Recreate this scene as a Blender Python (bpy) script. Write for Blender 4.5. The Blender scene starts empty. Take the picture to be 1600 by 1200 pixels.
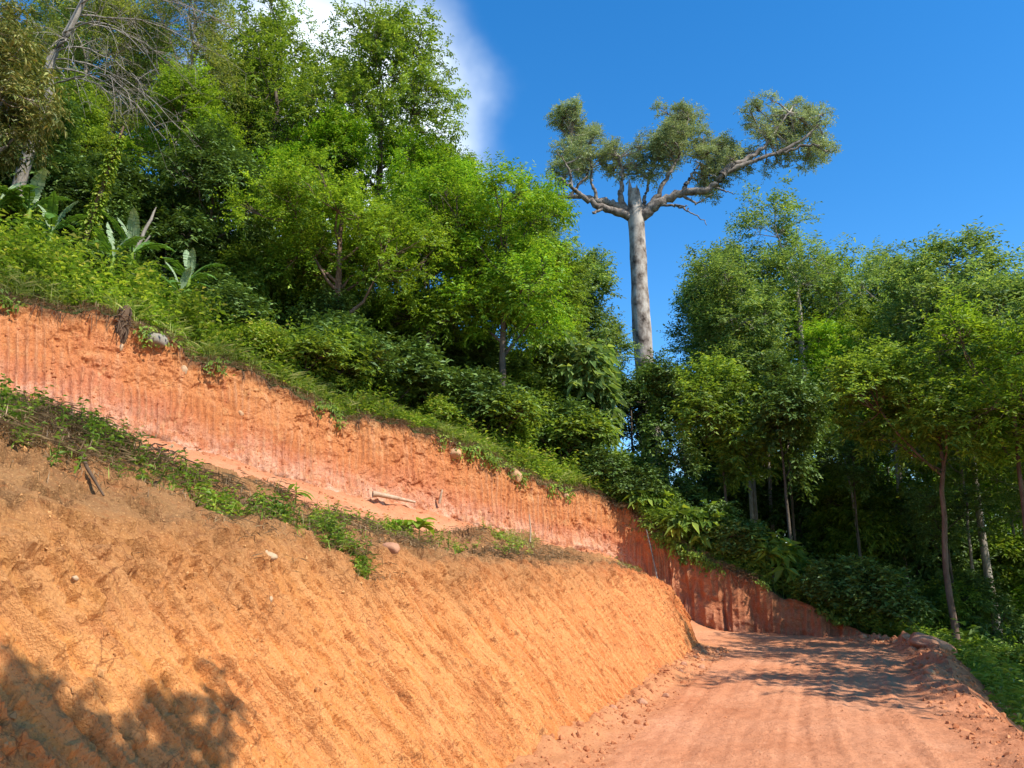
import bpy, math
import numpy as np

# ------------------------------------------------------------------ camera, sky, sun, exposure
scene = bpy.context.scene
COL = scene.collection
R = math.radians

cam_data = bpy.data.cameras.new('camera')
cam = bpy.data.objects.new('camera', cam_data)
COL.objects.link(cam)
cam.location = (0.0, 0.0, 1.6)
cam.rotation_euler = (R(90 + 14), 0, 0)
cam_data.sensor_width = 36.0
cam_data.lens = 27.0
cam_data.clip_start = 0.1
cam_data.clip_end = 5000
scene.camera = cam

SUN_EL, SUN_AZ = 48.0, 128.0          # azimuth clockwise from +Y
SUN = np.array([math.sin(R(SUN_AZ)) * math.cos(R(SUN_EL)), math.cos(R(SUN_AZ)) * math.cos(R(SUN_EL)), math.sin(R(SUN_EL))])

world = bpy.data.worlds.new('World')
scene.world = world
world.use_nodes = True
wn, wl = world.node_tree.nodes, world.node_tree.links
for n in list(wn): wn.remove(n)
w_out = wn.new('ShaderNodeOutputWorld')
w_bg = wn.new('ShaderNodeBackground'); w_bg.inputs['Strength'].default_value = 0.15
sky = wn.new('ShaderNodeTexSky'); sky.sky_type = 'NISHITA'; sky.sun_disc = False
sky.sun_elevation = R(SUN_EL); sky.sun_rotation = R(SUN_AZ)
sky.air_density = 1.0; sky.dust_density = 0.0; sky.ozone_density = 3.0; sky.altitude = 300
w_hs = wn.new('ShaderNodeHueSaturation'); w_hs.inputs['Saturation'].default_value = 1.34; w_hs.inputs['Value'].default_value = 1.0
wl.new(sky.outputs[0], w_hs.inputs['Color'])
# a soft bank of white cloud over the hill
w_tc = wn.new('ShaderNodeTexCoord')
w_nz = wn.new('ShaderNodeTexNoise'); w_nz.inputs['Scale'].default_value = 4.5; w_nz.inputs['Detail'].default_value = 5; w_nz.inputs['Roughness'].default_value = 0.5
wl.new(w_tc.outputs['Generated'], w_nz.inputs['Vector'])
w_mx = wn.new('ShaderNodeVectorMath'); w_mx.operation = 'MULTIPLY_ADD'
wl.new(w_nz.outputs['Color'], w_mx.inputs[0]); w_mx.inputs[1].default_value = (0.22, 0.22, 0.22); wl.new(w_tc.outputs['Generated'], w_mx.inputs[2])
w_ds = wn.new('ShaderNodeVectorMath'); w_ds.operation = 'DISTANCE'
wl.new(w_mx.outputs[0], w_ds.inputs[0])
cd = np.array([-0.26, 1.0, 0.64]); cd /= np.linalg.norm(cd)
w_ds.inputs[1].default_value = tuple(cd + 0.11)
w_mr = wn.new('ShaderNodeMapRange'); w_mr.interpolation_type = 'SMOOTHERSTEP'
w_mr.inputs['From Min'].default_value = 0.235; w_mr.inputs['From Max'].default_value = 0.08
w_mr.inputs['To Min'].default_value = 0.0; w_mr.inputs['To Max'].default_value = 0.75
wl.new(w_ds.outputs['Value'], w_mr.inputs['Value'])
w_mixc = wn.new('ShaderNodeMixRGB'); w_mixc.inputs['Color2'].default_value = (6.6, 7.1, 7.4, 1)
wl.new(w_mr.outputs[0], w_mixc.inputs['Fac']); wl.new(w_hs.outputs[0], w_mixc.inputs['Color1'])
wl.new(w_mixc.outputs[0], w_bg.inputs['Color']); wl.new(w_bg.outputs[0], w_out.inputs['Surface'])

sd = bpy.data.lights.new('sun', 'SUN'); sd.energy = 4.5; sd.angle = R(0.53); sd.color = (1.0, 0.955, 0.87)
sun = bpy.data.objects.new('sun', sd); COL.objects.link(sun)
from mathutils import Vector
sun.rotation_euler = Vector(tuple(SUN)).to_track_quat('Z', 'Y').to_euler()
sun.location = (20, -14, 30)

vs = scene.view_settings
vs.view_transform = 'Standard'; vs.look = 'None'; vs.exposure = 0.78; vs.gamma = 1.0; vs.use_curve_mapping = False
scene.render.engine = 'CYCLES'
cy = scene.cycles
cy.max_bounces = 6; cy.diffuse_bounces = 3; cy.glossy_bounces = 2; cy.transmission_bounces = 3; cy.transparent_max_bounces = 4
cy.caustics_reflective = False; cy.caustics_refractive = False

# ------------------------------------------------------------------ small helpers
rng = np.random.default_rng(11)
_perm = np.random.default_rng(5).permutation(256)
_perm = np.concatenate([_perm, _perm, _perm]).astype(np.int64)
_vals = np.random.default_rng(6).random(256) * 2 - 1

def vnoise(x, y, z=0.0):
    x, y, z = np.broadcast_arrays(np.asarray(x, float), np.asarray(y, float), np.asarray(z, float))
    xi, yi, zi = np.floor(x).astype(np.int64), np.floor(y).astype(np.int64), np.floor(z).astype(np.int64)
    xf, yf, zf = x - xi, y - yi, z - zi
    u, v, w = [f * f * f * (f * (f * 6 - 15) + 10) for f in (xf, yf, zf)]
    def h(a, b, c): return _vals[_perm[_perm[_perm[a & 255] + (b & 255)] + (c & 255)]]
    def L(a, b, t): return a + (b - a) * t
    return L(L(L(h(xi, yi, zi), h(xi+1, yi, zi), u), L(h(xi, yi+1, zi), h(xi+1, yi+1, zi), u), v),
             L(L(h(xi, yi, zi+1), h(xi+1, yi, zi+1), u), L(h(xi, yi+1, zi+1), h(xi+1, yi+1, zi+1), u), v), w)

def fbm(x, y, z=0.0, o=4, g=0.5):
    s = 0; a = 1.0; t = 0.0
    for i in range(o):
        s = s + a * vnoise(np.asarray(x) * 2**i + 17.3*i, np.asarray(y) * 2**i + 5.1*i, np.asarray(z) * 2**i); t += a; a *= g
    return s / t

def sstep(a, b, x):
    t = np.clip((np.asarray(x, float) - a) / (b - a), 0, 1); return t * t * (3 - 2 * t)

def norm(v): return v / np.maximum(np.linalg.norm(v, axis=-1, keepdims=True), 1e-9)

def spline(pts, t):
    """Catmull-Rom through pts (n,k) at float indices t."""
    pts = np.asarray(pts, float); n = len(pts)
    p = np.vstack([2*pts[0]-pts[1], pts, 2*pts[-1]-pts[-2]])
    i = np.clip(np.floor(t).astype(int), 0, n-2); f = (t - i)[:, None]
    a, b, c, d = p[i], p[i+1], p[i+2], p[i+3]
    return 0.5*((2*b) + (c-a)*f + (2*a-5*b+4*c-d)*f*f + (3*b-a-3*c+d)*f**3)

def make_mesh(name, V, faces, mats, attrs=None, smooth=False, fmat=None):
    """faces: list of int arrays (m,3) or (m,4)."""
    me = bpy.data.meshes.new(name)
    V = np.asarray(V, np.float32)
    me.vertices.add(len(V)); me.vertices.foreach_set('co', V.ravel())
    loops = np.concatenate([f.ravel() for f in faces]).astype(np.int32)
    sizes = np.concatenate([np.full(len(f), f.shape[1], np.int32) for f in faces])
    starts = np.concatenate([[0], np.cumsum(sizes)[:-1]]).astype(np.int32)
    me.loops.add(len(loops)); me.loops.foreach_set('vertex_index', loops)
    me.polygons.add(len(sizes)); me.polygons.foreach_set('loop_start', starts)
    if fmat is not None: me.polygons.foreach_set('material_index', np.asarray(fmat, np.int32))
    me.polygons.foreach_set('use_smooth', np.full(len(sizes), bool(smooth)))
    for m in (mats if isinstance(mats, (list, tuple)) else [mats]): me.materials.append(m)
    for k, a in (attrs or {}).items():
        at = me.attributes.new(k, 'FLOAT', 'POINT'); at.data.foreach_set('value', np.asarray(a, np.float32).ravel())
    me.update(calc_edges=True)
    return me

def link(name, me, parent=None, loc=None):
    o = bpy.data.objects.new(name, me); COL.objects.link(o)
    if parent is not None: o.parent = parent
    if loc is not None: o.location = loc
    return o

def tag(o, label=None, cat=None, group=None, kind=None):
    if label: o['label'] = label
    if cat: o['category'] = cat
    if group: o['group'] = group
    if kind: o['kind'] = kind
    return o

def empty(name, loc=(0, 0, 0), rz=0.0):
    o = bpy.data.objects.new(name, None); COL.objects.link(o)
    o.location = loc; o.rotation_euler = (0, 0, rz); o.empty_display_size = 0.3
    return o

class Acc:
    """collects vertices and faces for one mesh"""
    def __init__(s): s.v = []; s.t = []; s.q = []; s.n = 0
    def add(s, V, tris=None, quads=None):
        V = np.asarray(V, float).reshape(-1, 3)
        if tris is not None and len(tris): s.t.append(np.asarray(tris, int).reshape(-1, 3) + s.n)
        if quads is not None and len(quads): s.q.append(np.asarray(quads, int).reshape(-1, 4) + s.n)
        s.v.append(V); s.n += len(V)
    def tube(s, pts, rad, k=6, cap=True):
        pts = np.asarray(pts, float); n = len(pts); rad = np.broadcast_to(np.asarray(rad, float), (n,))
        tg = norm(np.gradient(pts, axis=0))
        ref = np.where(np.abs(tg[:, 2:3]) > 0.9, np.array([[1.0, 0, 0]]), np.array([[0, 0, 1.0]]))
        a = norm(np.cross(tg, ref)); b = np.cross(tg, a)
        th = np.arange(k) * 2*math.pi/k
        V = pts[:, None] + rad[:, None, None]*(np.cos(th)[None, :, None]*a[:, None] + np.sin(th)[None, :, None]*b[:, None])
        i = np.arange(n-1)[:, None]*k; j = np.arange(k)[None]; j2 = (j+1) % k
        q = np.stack([i+j, i+j2, i+k+j2, i+k+j], -1).reshape(-1, 4)
        s.add(V.reshape(-1, 3), quads=q)
        if cap: s.add(np.vstack([V[-1], pts[-1] + tg[-1]*rad[-1]*0.5]), tris=[(m, (m+1) % k, k) for m in range(k)])
    def leaves(s, P, ax, nr, L, W, fold=0.18, droop=0.15):
        ax = norm(ax); side = norm(np.cross(ax, nr)); nr = np.cross(side, ax)
        L = np.broadcast_to(L, (len(P),))[:, None]; W = np.broadcast_to(W, (len(P),))[:, None]
        tip = P + ax*L; tip[:, 2] -= (droop*L)[:, 0]
        m = P + ax*L*0.46
        V = np.stack([P, m + side*W*0.5 + nr*fold*W, tip, m - side*W*0.5 + nr*fold*W], 1).reshape(-1, 3)
        i = np.arange(len(P))*4
        s.add(V, tris=np.vstack([np.stack([i, i+1, i+2], 1), np.stack([i, i+2, i+3], 1)]))
    def mesh(s, name, mat, smooth=False, attrs=None):
        f = []
        if s.t: f.append(np.concatenate(s.t))
        if s.q: f.append(np.concatenate(s.q))
        return make_mesh(name, np.concatenate(s.v), f, mat, smooth=smooth, attrs=attrs)

# ------------------------------------------------------------------ materials
def newmat(name):
    m = bpy.data.materials.new(name); m.use_nodes = True
    nt = m.node_tree
    for n in list(nt.nodes): nt.nodes.remove(n)
    out = nt.nodes.new('ShaderNodeOutputMaterial')
    return m, nt, out

def ramp(nt, fac, stops, interp='LINEAR'):
    r = nt.nodes.new('ShaderNodeValToRGB'); r.color_ramp.interpolation = interp
    e = r.color_ramp.elements
    while len(e) < len(stops): e.new(0.5)
    for i, (p, c) in enumerate(stops):
        e[i].position = p; e[i].color = (c, c, c, 1) if isinstance(c, (int, float)) else (*c, 1)
    if fac is not None: nt.links.new(fac, r.inputs['Fac'])
    return r.outputs['Color']

def noise(nt, vec, scale, detail=4, rough=0.55, out=0):
    n = nt.nodes.new('ShaderNodeTexNoise'); n.inputs['Scale'].default_value = scale
    n.inputs['Detail'].default_value = detail; n.inputs['Roughness'].default_value = rough
    if vec is not None: nt.links.new(vec, n.inputs['Vector'])
    return n.outputs[out]

def attr(nt, name):
    a = nt.nodes.new('ShaderNodeAttribute'); a.attribute_name = name; return a.outputs['Fac']

def mix(nt, fac, a, b, mode='MIX'):
    m = nt.nodes.new('ShaderNodeMixRGB'); m.blend_type = mode
    for s, v in (('Fac', fac), ('Color1', a), ('Color2', b)):
        if isinstance(v, (int, float)): m.inputs[s].default_value = v if s == 'Fac' else (v, v, v, 1)
        elif isinstance(v, tuple): m.inputs[s].default_value = (*v, 1)
        else: nt.links.new(v, m.inputs[s])
    return m.outputs['Color']

def math_(nt, op, a, b=None):
    m = nt.nodes.new('ShaderNodeMath'); m.operation = op
    for i, v in enumerate((a, b)):
        if v is None: continue
        if isinstance(v, (int, float)): m.inputs[i].default_value = v
        else: nt.links.new(v, m.inputs[i])
    return m.outputs[0]

def combine(nt, x, y, z=0.0):
    c = nt.nodes.new('ShaderNodeCombineXYZ')
    for i, v in enumerate((x, y, z)):
        if isinstance(v, (int, float)): c.inputs[i].default_value = v
        else: nt.links.new(v, c.inputs[i])
    return c.outputs[0]

def objco(nt):
    return nt.nodes.new('ShaderNodeTexCoord').outputs['Object']

def principled(nt, out, color, rough=0.95, spec=0.1, bump=None, bstr=0.5, bdist=0.02):
    p = nt.nodes.new('ShaderNodeBsdfPrincipled')
    if isinstance(color, tuple): p.inputs['Base Color'].default_value = (*color, 1)
    else: nt.links.new(color, p.inputs['Base Color'])
    p.inputs['Roughness'].default_value = rough; p.inputs['Specular IOR Level'].default_value = spec
    if bump is not None:
        b = nt.nodes.new('ShaderNodeBump'); b.inputs['Strength'].default_value = bstr; b.inputs['Distance'].default_value = bdist
        nt.links.new(bump, b.inputs['Height']); nt.links.new(b.outputs[0], p.inputs['Normal'])
    nt.links.new(p.outputs[0], out.inputs['Surface'])
    return p

def soil_base(nt, vec, fine_scale=22):
    fine = noise(nt, vec, fine_scale, 6, 0.7)
    return fine

def mat_bank():
    m, nt, out = newmat('bank_earth'); v = objco(nt)
    gu, gv, gx = attr(nt, 'gu'), attr(nt, 'gv'), attr(nt, 'gt')
    big = noise(nt, v, 0.55, 4, 0.6)
    # ochre by the near end, redder orange towards the nose of the bank
    along = ramp(nt, math_(nt, 'ADD', gx, math_(nt, 'MULTIPLY', math_(nt, 'SUBTRACT', big, 0.5), 0.5)),
                 [(0.05, (0.69, 0.295, 0.078)), (0.34, (0.58, 0.182, 0.048)), (0.62, (0.49, 0.120, 0.034))])
    streak = noise(nt, combine(nt, math_(nt, 'MULTIPLY', math_(nt, 'ADD', gu, math_(nt, 'MULTIPLY', gv, 0.55)), 7.0), math_(nt, 'MULTIPLY', gv, 0.55)), 1.0, 4, 0.6)
    c = mix(nt, ramp(nt, streak, [(0.40, 0.0), (0.66, 0.75)]), along, (0.66, 0.25, 0.080))
    c = mix(nt, ramp(nt, streak, [(0.24, 0.6), (0.42, 0.0)]), c, (0.38, 0.14, 0.045))
    c = mix(nt, ramp(nt, attr(nt, 'rb'), [(0.15, 0.0), (0.75, 0.65)]), c, (0.75, 0.345, 0.125))
    blot = noise(nt, v, 2.6, 5, 0.65)
    c = mix(nt, ramp(nt, blot, [(0.54, 0.0), (0.70, 0.55)]), c, (0.66, 0.28, 0.10))
    c = mix(nt, ramp(nt, noise(nt, v, 1.7, 5, 0.65), [(0.57, 0.0), (0.75, 0.5)]), c, (0.44, 0.13, 0.06))
    # weathered grey-brown topsoil over the shoulder
    top = math_(nt, 'ADD', attr(nt, 'gs'), math_(nt, 'MULTIPLY', math_(nt, 'SUBTRACT', noise(nt, v, 1.5, 5, 0.65), 0.5), 0.55))
    brown = ramp(nt, noise(nt, v, 3.0, 6, 0.7), [(0.3, (0.19, 0.098, 0.042)), (0.7, (0.35, 0.19, 0.080))])
    c = mix(nt, ramp(nt, top, [(0.14, 0.0), (0.62, 0.9)]), c, brown)
    # fresh loose orange spoil on the far side
    c = mix(nt, ramp(nt, attr(nt, 'gr'), [(0.25, 0.0), (0.6, 0.9)]), c, ramp(nt, noise(nt, v, 4, 6, 0.7), [(0.3, (0.46, 0.16, 0.055)), (0.7, (0.60, 0.25, 0.09))]))
    fine = noise(nt, v, 30, 6, 0.75)
    c = mix(nt, ramp(nt, fine, [(0.32, 0.6), (0.45, 0.0)]), c, (0.26, 0.095, 0.034))
    c = mix(nt, ramp(nt, fine, [(0.58, 0.0), (0.74, 0.45)]), c, (0.64, 0.31, 0.115))
    spk = noise(nt, v, 9, 5, 0.7)
    c = mix(nt, ramp(nt, spk, [(0.60, 0.0), (0.68, 0.75)]), c, (0.24, 0.095, 0.036))
    grain = noise(nt, v, 75, 4, 0.7)
    c = mix(nt, ramp(nt, grain, [(0.35, 0.6), (0.43, 0.0)]), c, (0.30, 0.115, 0.042))
    c = mix(nt, ramp(nt, grain, [(0.57, 0.0), (0.67, 0.65)]), c, (0.76, 0.39, 0.16))
    crk = nt.nodes.new('ShaderNodeTexVoronoi'); crk.feature = 'DISTANCE_TO_EDGE'; crk.inputs['Scale'].default_value = 9.0
    nt.links.new(mix(nt, 0.12, v, noise(nt, v, 6, 4, 0.6, out=1)), crk.inputs['Vector'])
    crm = math_(nt, 'MULTIPLY', ramp(nt, crk.outputs['Distance'], [(0.0, 1.0), (0.035, 0.0)]), ramp(nt, noise(nt, v, 2.2, 4, 0.6), [(0.50, 0.0), (0.60, 0.8)]))
    c = mix(nt, crm, c, (0.20, 0.075, 0.03))
    wet = noise(nt, v, 0.9, 4, 0.6)
    c = mix(nt, ramp(nt, wet, [(0.56, 0.0), (0.68, 0.4)]), c, (0.44, 0.135, 0.040))
    su = math_(nt, 'ADD', gu, math_(nt, 'MULTIPLY', gv, 0.55))
    fib = noise(nt, combine(nt, math_(nt, 'MULTIPLY', su, 26.0), math_(nt, 'MULTIPLY', gv, 4.0)), 1.0, 6, 0.7)
    c = mix(nt, ramp(nt, fib, [(0.34, 0.65), (0.45, 0.0)]), c, (0.33, 0.12, 0.042))
    hgt = math_(nt, 'ADD', noise(nt, v, 12, 8, 0.72), math_(nt, 'MULTIPLY', fib, 0.8))
    principled(nt, out, c, 0.95, 0.08, math_(nt, 'ADD', hgt, math_(nt, 'MULTIPLY', noise(nt, v, 48, 5, 0.7), 0.6)), 0.9, 0.03)
    return m

def mat_wall():
    m, nt, out = newmat('cut_earth'); v = objco(nt)
    gu, gv, gt = attr(nt, 'gu'), attr(nt, 'gv'), attr(nt, 'gt')
    big = noise(nt, v, 0.5, 4, 0.6)
    hgt01 = attr(nt, 'gs')
    lvl = math_(nt, 'ADD', hgt01, math_(nt, 'MULTIPLY', math_(nt, 'SUBTRACT', big, 0.5), 1.1))
    c = ramp(nt, lvl, [(0.0, (0.59, 0.255, 0.130)), (0.28, (0.53, 0.185, 0.085)), (0.55, (0.53, 0.190, 0.066)), (0.95, (0.54, 0.220, 0.076))])
    streak = noise(nt, combine(nt, math_(nt, 'MULTIPLY', gu, 6.2), math_(nt, 'MULTIPLY', gv, 0.8)), 1.0, 4, 0.6)
    c = mix(nt, ramp(nt, streak, [(0.52, 0.0), (0.70, 0.45)]), c, (0.70, 0.38, 0.20))
    c = mix(nt, ramp(nt, attr(nt, 'rb'), [(0.10, 0.0), (0.85, 0.65)]), c, (0.68, 0.36, 0.185))
    c = mix(nt, ramp(nt, streak, [(0.28, 0.55), (0.44, 0.0)]), c, (0.38, 0.10, 0.045))
    # pale weathered chalky patches low on the face
    pale = noise(nt, v, 3.2, 6, 0.7)
    low = ramp(nt, hgt01, [(0.05, 1.0), (0.42, 0.0)])
    c = mix(nt, math_(nt, 'MULTIPLY', ramp(nt, pale, [(0.42, 0.0), (0.58, 0.85)]), low), c, (0.72, 0.43, 0.29))
    c = mix(nt, ramp(nt, noise(nt, v, 2.0, 5, 0.7), [(0.58, 0.0), (0.74, 0.6)]), c, (0.72, 0.45, 0.20))
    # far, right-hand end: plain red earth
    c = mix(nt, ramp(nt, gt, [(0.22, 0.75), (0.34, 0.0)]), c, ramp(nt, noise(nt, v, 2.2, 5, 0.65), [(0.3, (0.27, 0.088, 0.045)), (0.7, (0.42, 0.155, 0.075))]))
    # dark root-filled topsoil along the lip
    lip = math_(nt, 'ADD', hgt01, math_(nt, 'MULTIPLY', math_(nt, 'SUBTRACT', noise(nt, v, 3.0, 5, 0.7), 0.5), 0.30))
    c = mix(nt, ramp(nt, lip, [(0.90, 0.0), (1.02, 0.85)]), c, (0.13, 0.07, 0.035))
    grain = noise(nt, v, 42, 4, 0.7)
    c = mix(nt, ramp(nt, grain, [(0.36, 0.6), (0.45, 0.0)]), c, (0.26, 0.085, 0.036))
    c = mix(nt, ramp(nt, grain, [(0.58, 0.0), (0.68, 0.5)]), c, (0.74, 0.42, 0.22))
    fine = noise(nt, v, 24, 6, 0.72)
    c = mix(nt, ramp(nt, fine, [(0.33, 0.7), (0.48, 0.0)]), c, (0.22, 0.07, 0.028))
    spk = noise(nt, v, 5.5, 5, 0.7)
    c = mix(nt, ramp(nt, spk, [(0.60, 0.0), (0.70, 0.65)]), c, (0.25, 0.085, 0.035))
    c = mix(nt, ramp(nt, fine, [(0.6, 0.0), (0.75, 0.45)]), c, (0.76, 0.46, 0.26))
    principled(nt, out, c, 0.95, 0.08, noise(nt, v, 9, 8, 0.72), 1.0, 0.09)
    return m

def mat_road():
    m, nt, out = newmat('road_earth'); v = objco(nt)
    gu, gv, gs = attr(nt, 'gu'), attr(nt, 'gv'), attr(nt, 'gs')
    big = noise(nt, v, 0.6, 5, 0.6)
    c = ramp(nt, big, [(0.3, (0.47, 0.175, 0.078)), (0.5, (0.55, 0.230, 0.112)), (0.7, (0.61, 0.280, 0.148))])
    tr = noise(nt, combine(nt, math_(nt, 'MULTIPLY', gv, 13.0), math_(nt, 'MULTIPLY', gu, 0.30)), 1.0, 5, 0.65)
    c = mix(nt, ramp(nt, tr, [(0.55, 0.0), (0.70, 0.4)]), c, (0.62, 0.29, 0.15))
    c = mix(nt, ramp(nt, tr, [(0.28, 0.35), (0.40, 0.0)]), c, (0.38, 0.13, 0.055))
    # loose red rubble by the outer rim
    rim = math_(nt, 'ADD', gs, math_(nt, 'MULTIPLY', math_(nt, 'SUBTRACT', noise(nt, v, 1.6, 5, 0.6), 0.5), 0.35))
    c = mix(nt, ramp(nt, rim, [(0.82, 0.0), (0.97, 0.8)]), c, ramp(nt, noise(nt, v, 7, 6, 0.7), [(0.35, (0.34, 0.115, 0.05)), (0.65, (0.56, 0.23, 0.11))]))
    foot = math_(nt, 'ADD', gs, math_(nt, 'MULTIPLY', math_(nt, 'SUBTRACT', noise(nt, v, 2.0, 5, 0.6), 0.5), 0.16))
    c = mix(nt, ramp(nt, foot, [(0.02, 0.7), (0.16, 0.0)]), c, (0.48, 0.21, 0.08))
    grain = noise(nt, v, 70, 4, 0.7)
    c = mix(nt, ramp(nt, grain, [(0.36, 0.5), (0.44, 0.0)]), c, (0.30, 0.11, 0.05))
    fine = noise(nt, v, 30, 6, 0.7)
    c = mix(nt, ramp(nt, fine, [(0.33, 0.55), (0.47, 0.0)]), c, (0.28, 0.10, 0.045))
    c = mix(nt, ramp(nt, noise(nt, v, 12, 5, 0.7), [(0.60, 0.0), (0.72, 0.5)]), c, (0.64, 0.34, 0.19))
    principled(nt, out, c, 0.95, 0.08, noise(nt, v, 16, 8, 0.72), 0.9, 0.035)
    return m

def mat_forest_floor():
    m, nt, out = newmat('forest_floor'); v = objco(nt)
    c = ramp(nt, noise(nt, v, 0.9, 6, 0.7), [(0.3, (0.045, 0.035, 0.018)), (0.5, (0.06, 0.065, 0.02)), (0.7, (0.05, 0.085, 0.02))])
    c = mix(nt, ramp(nt, noise(nt, v, 7, 6, 0.7), [(0.5, 0.0), (0.7, 0.8)]), c, (0.12, 0.085, 0.04))
    sp = math_(nt, 'ADD', attr(nt, 'spill'), math_(nt, 'MULTIPLY', math_(nt, 'SUBTRACT', noise(nt, v, 1.8, 5, 0.65), 0.5), 0.9))
    c = mix(nt, ramp(nt, sp, [(0.35, 0.0), (0.6, 1.0)]), c, ramp(nt, noise(nt, v, 6, 6, 0.7), [(0.35, (0.34, 0.115, 0.05)), (0.65, (0.54, 0.22, 0.10))]))
    principled(nt, out, c, 0.95, 0.1, noise(nt, v, 5, 8, 0.7), 0.8, 0.08)
    return m

def mat_leaf(name, stops, trans=0.48, rough=0.5, spec=0.25, clump=(0.55, 1.3), tcol=(1.25, 1.15, 0.5)):
    m, nt, out = newmat(name)
    g = nt.nodes.new('ShaderNodeNewGeometry')
    c = ramp(nt, g.outputs['Random Per Island'], stops)
    oi = nt.nodes.new('ShaderNodeObjectInfo')
    n = noise(nt, objco(nt), 0.55, 3, 0.55)
    k = ramp(nt, n, [(0.30, clump[0]), (0.70, clump[1])])
    c = mix(nt, 1.0, c, k, 'MULTIPLY')
    p = nt.nodes.new('ShaderNodeBsdfPrincipled')
    p.inputs['Roughness'].default_value = rough; p.inputs['Specular IOR Level'].default_value = spec
    nt.links.new(c, p.inputs['Base Color'])
    t = nt.nodes.new('ShaderNodeBsdfTranslucent')
    nt.links.new(mix(nt, 1.0, c, tcol, 'MULTIPLY'), t.inputs['Color'])
    ms = nt.nodes.new('ShaderNodeMixShader'); ms.inputs[0].default_value = trans
    nt.links.new(p.outputs[0], ms.inputs[1]); nt.links.new(t.outputs[0], ms.inputs[2])
    nt.links.new(ms.outputs[0], out.inputs['Surface'])
    return m

def mat_bark(name, c1, c2, c3, scale=6.0, stretch=0.25):
    m, nt, out = newmat(name); v = objco(nt)
    mp = nt.nodes.new('ShaderNodeMapping'); mp.inputs['Scale'].default_value = (1, 1, stretch); nt.links.new(v, mp.inputs['Vector'])
    c = ramp(nt, noise(nt, mp.outputs[0], scale, 6, 0.65), [(0.34, c1), (0.48, c2), (0.66, c3)])
    c = mix(nt, ramp(nt, noise(nt, v, scale*0.35, 4, 0.6), [(0.5, 0.0), (0.68, 0.7)]), c, c3)
    principled(nt, out, c, 0.9, 0.15, noise(nt, mp.outputs[0], scale*2.5, 6, 0.7), 0.7, 0.03)
    return m

def mat_stone(name, c1, c2, scale=5.0):
    m, nt, out = newmat(name); v = objco(nt)
    c = ramp(nt, noise(nt, v, scale, 6, 0.65), [(0.3, c1), (0.7, c2)])
    c = mix(nt, ramp(nt, noise(nt, v, scale*0.5, 4, 0.6), [(0.52, 0.0), (0.7, 0.6)]), c, tuple(x*0.55 for x in c1))
    principled(nt, out, c, 0.9, 0.15, noise(nt, v, scale*4, 6, 0.7), 0.6, 0.02)
    return m

def mat_plain(name, c1, c2, scale=8.0, rough=0.9):
    m, nt, out = newmat(name)
    g = nt.nodes.new('ShaderNodeNewGeometry')
    c = ramp(nt, g.outputs['Random Per Island'], [(0.0, c1), (1.0, c2)])
    c = mix(nt, ramp(nt, noise(nt, objco(nt), scale, 4, 0.6), [(0.4, 0.0), (0.7, 0.4)]), c, tuple(x*0.6 for x in c1))
    principled(nt, out, c, rough, 0.12)
    return m

M = {}
M['bank'] = mat_bank(); M['wall'] = mat_wall(); M['road'] = mat_road(); M['floor'] = mat_forest_floor()
M['leaf_bright'] = mat_leaf('leaf_bright', [(0, (0.131, 0.260, 0.023)), (0.6, (0.235, 0.434, 0.032)), (1, (0.414, 0.550, 0.052))], trans=0.42)
M['leaf_olive'] = mat_leaf('leaf_olive', [(0, (0.134, 0.235, 0.023)), (0.6, (0.233, 0.370, 0.035)), (1, (0.394, 0.512, 0.059))])
M['leaf_mid'] = mat_leaf('leaf_mid', [(0, (0.120, 0.205, 0.030)), (0.6, (0.209, 0.323, 0.046)), (1, (0.358, 0.448, 0.071))])
M['leaf_blue'] = mat_leaf('leaf_blue', [(0, (0.124, 0.207, 0.065)), (0.6, (0.208, 0.325, 0.094)), (1, (0.370, 0.456, 0.129))])
M['leaf_dark'] = mat_leaf('leaf_dark', [(0, (0.066, 0.121, 0.029)), (0.6, (0.117, 0.198, 0.042)), (1, (0.207, 0.304, 0.061))], trans=0.25)  # understory leaves: part of the wood's shade is put into this darker green
M['leaf_feather'] = mat_leaf('leaf_feather', [(0, (0.151, 0.204, 0.057)), (0.6, (0.263, 0.322, 0.091)), (1, (0.426, 0.455, 0.148))])
M['leaf_tan'] = mat_leaf('leaf_tan', [(0, (0.120, 0.145, 0.032)), (0.5, (0.20, 0.225, 0.050)), (0.8, (0.32, 0.31, 0.09)), (1, (0.46, 0.38, 0.14))], trans=0.22)
M['leaf_giant'] = mat_leaf('leaf_giant', [(0, (0.230, 0.282, 0.149)), (0.6, (0.345, 0.402, 0.207)), (1, (0.506, 0.529, 0.253))], trans=0.30, tcol=(1.1, 1.1, 0.6), clump=(0.7, 1.25))
M['leaf_weed'] = mat_leaf('leaf_weed', [(0, (0.157, 0.266, 0.031)), (0.55, (0.266, 0.393, 0.044)), (0.9, (0.436, 0.508, 0.077)), (1, (0.550, 0.508, 0.165))], clump=(0.6, 1.25))
M['leaf_grass'] = mat_leaf('leaf_grass', [(0, (0.164, 0.231, 0.039)), (0.6, (0.289, 0.366, 0.067)), (1, (0.520, 0.520, 0.193))])
M['leaf_banana'] = mat_leaf('leaf_banana', [(0, (0.096, 0.210, 0.032)), (1, (0.166, 0.315, 0.049))], trans=0.35, rough=0.4, spec=0.35)
M['leaf_banana_pale'] = mat_leaf('leaf_banana_pale', [(0, (0.22, 0.31, 0.15)), (1, (0.36, 0.43, 0.24))], trans=0.2, rough=0.6, clump=(0.85, 1.1))
M['leaf_dry'] = mat_leaf('leaf_dry', [(0, (0.135, 0.081, 0.041)), (0.6, (0.230, 0.149, 0.074)), (1, (0.405, 0.270, 0.135))], trans=0.15)
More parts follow.
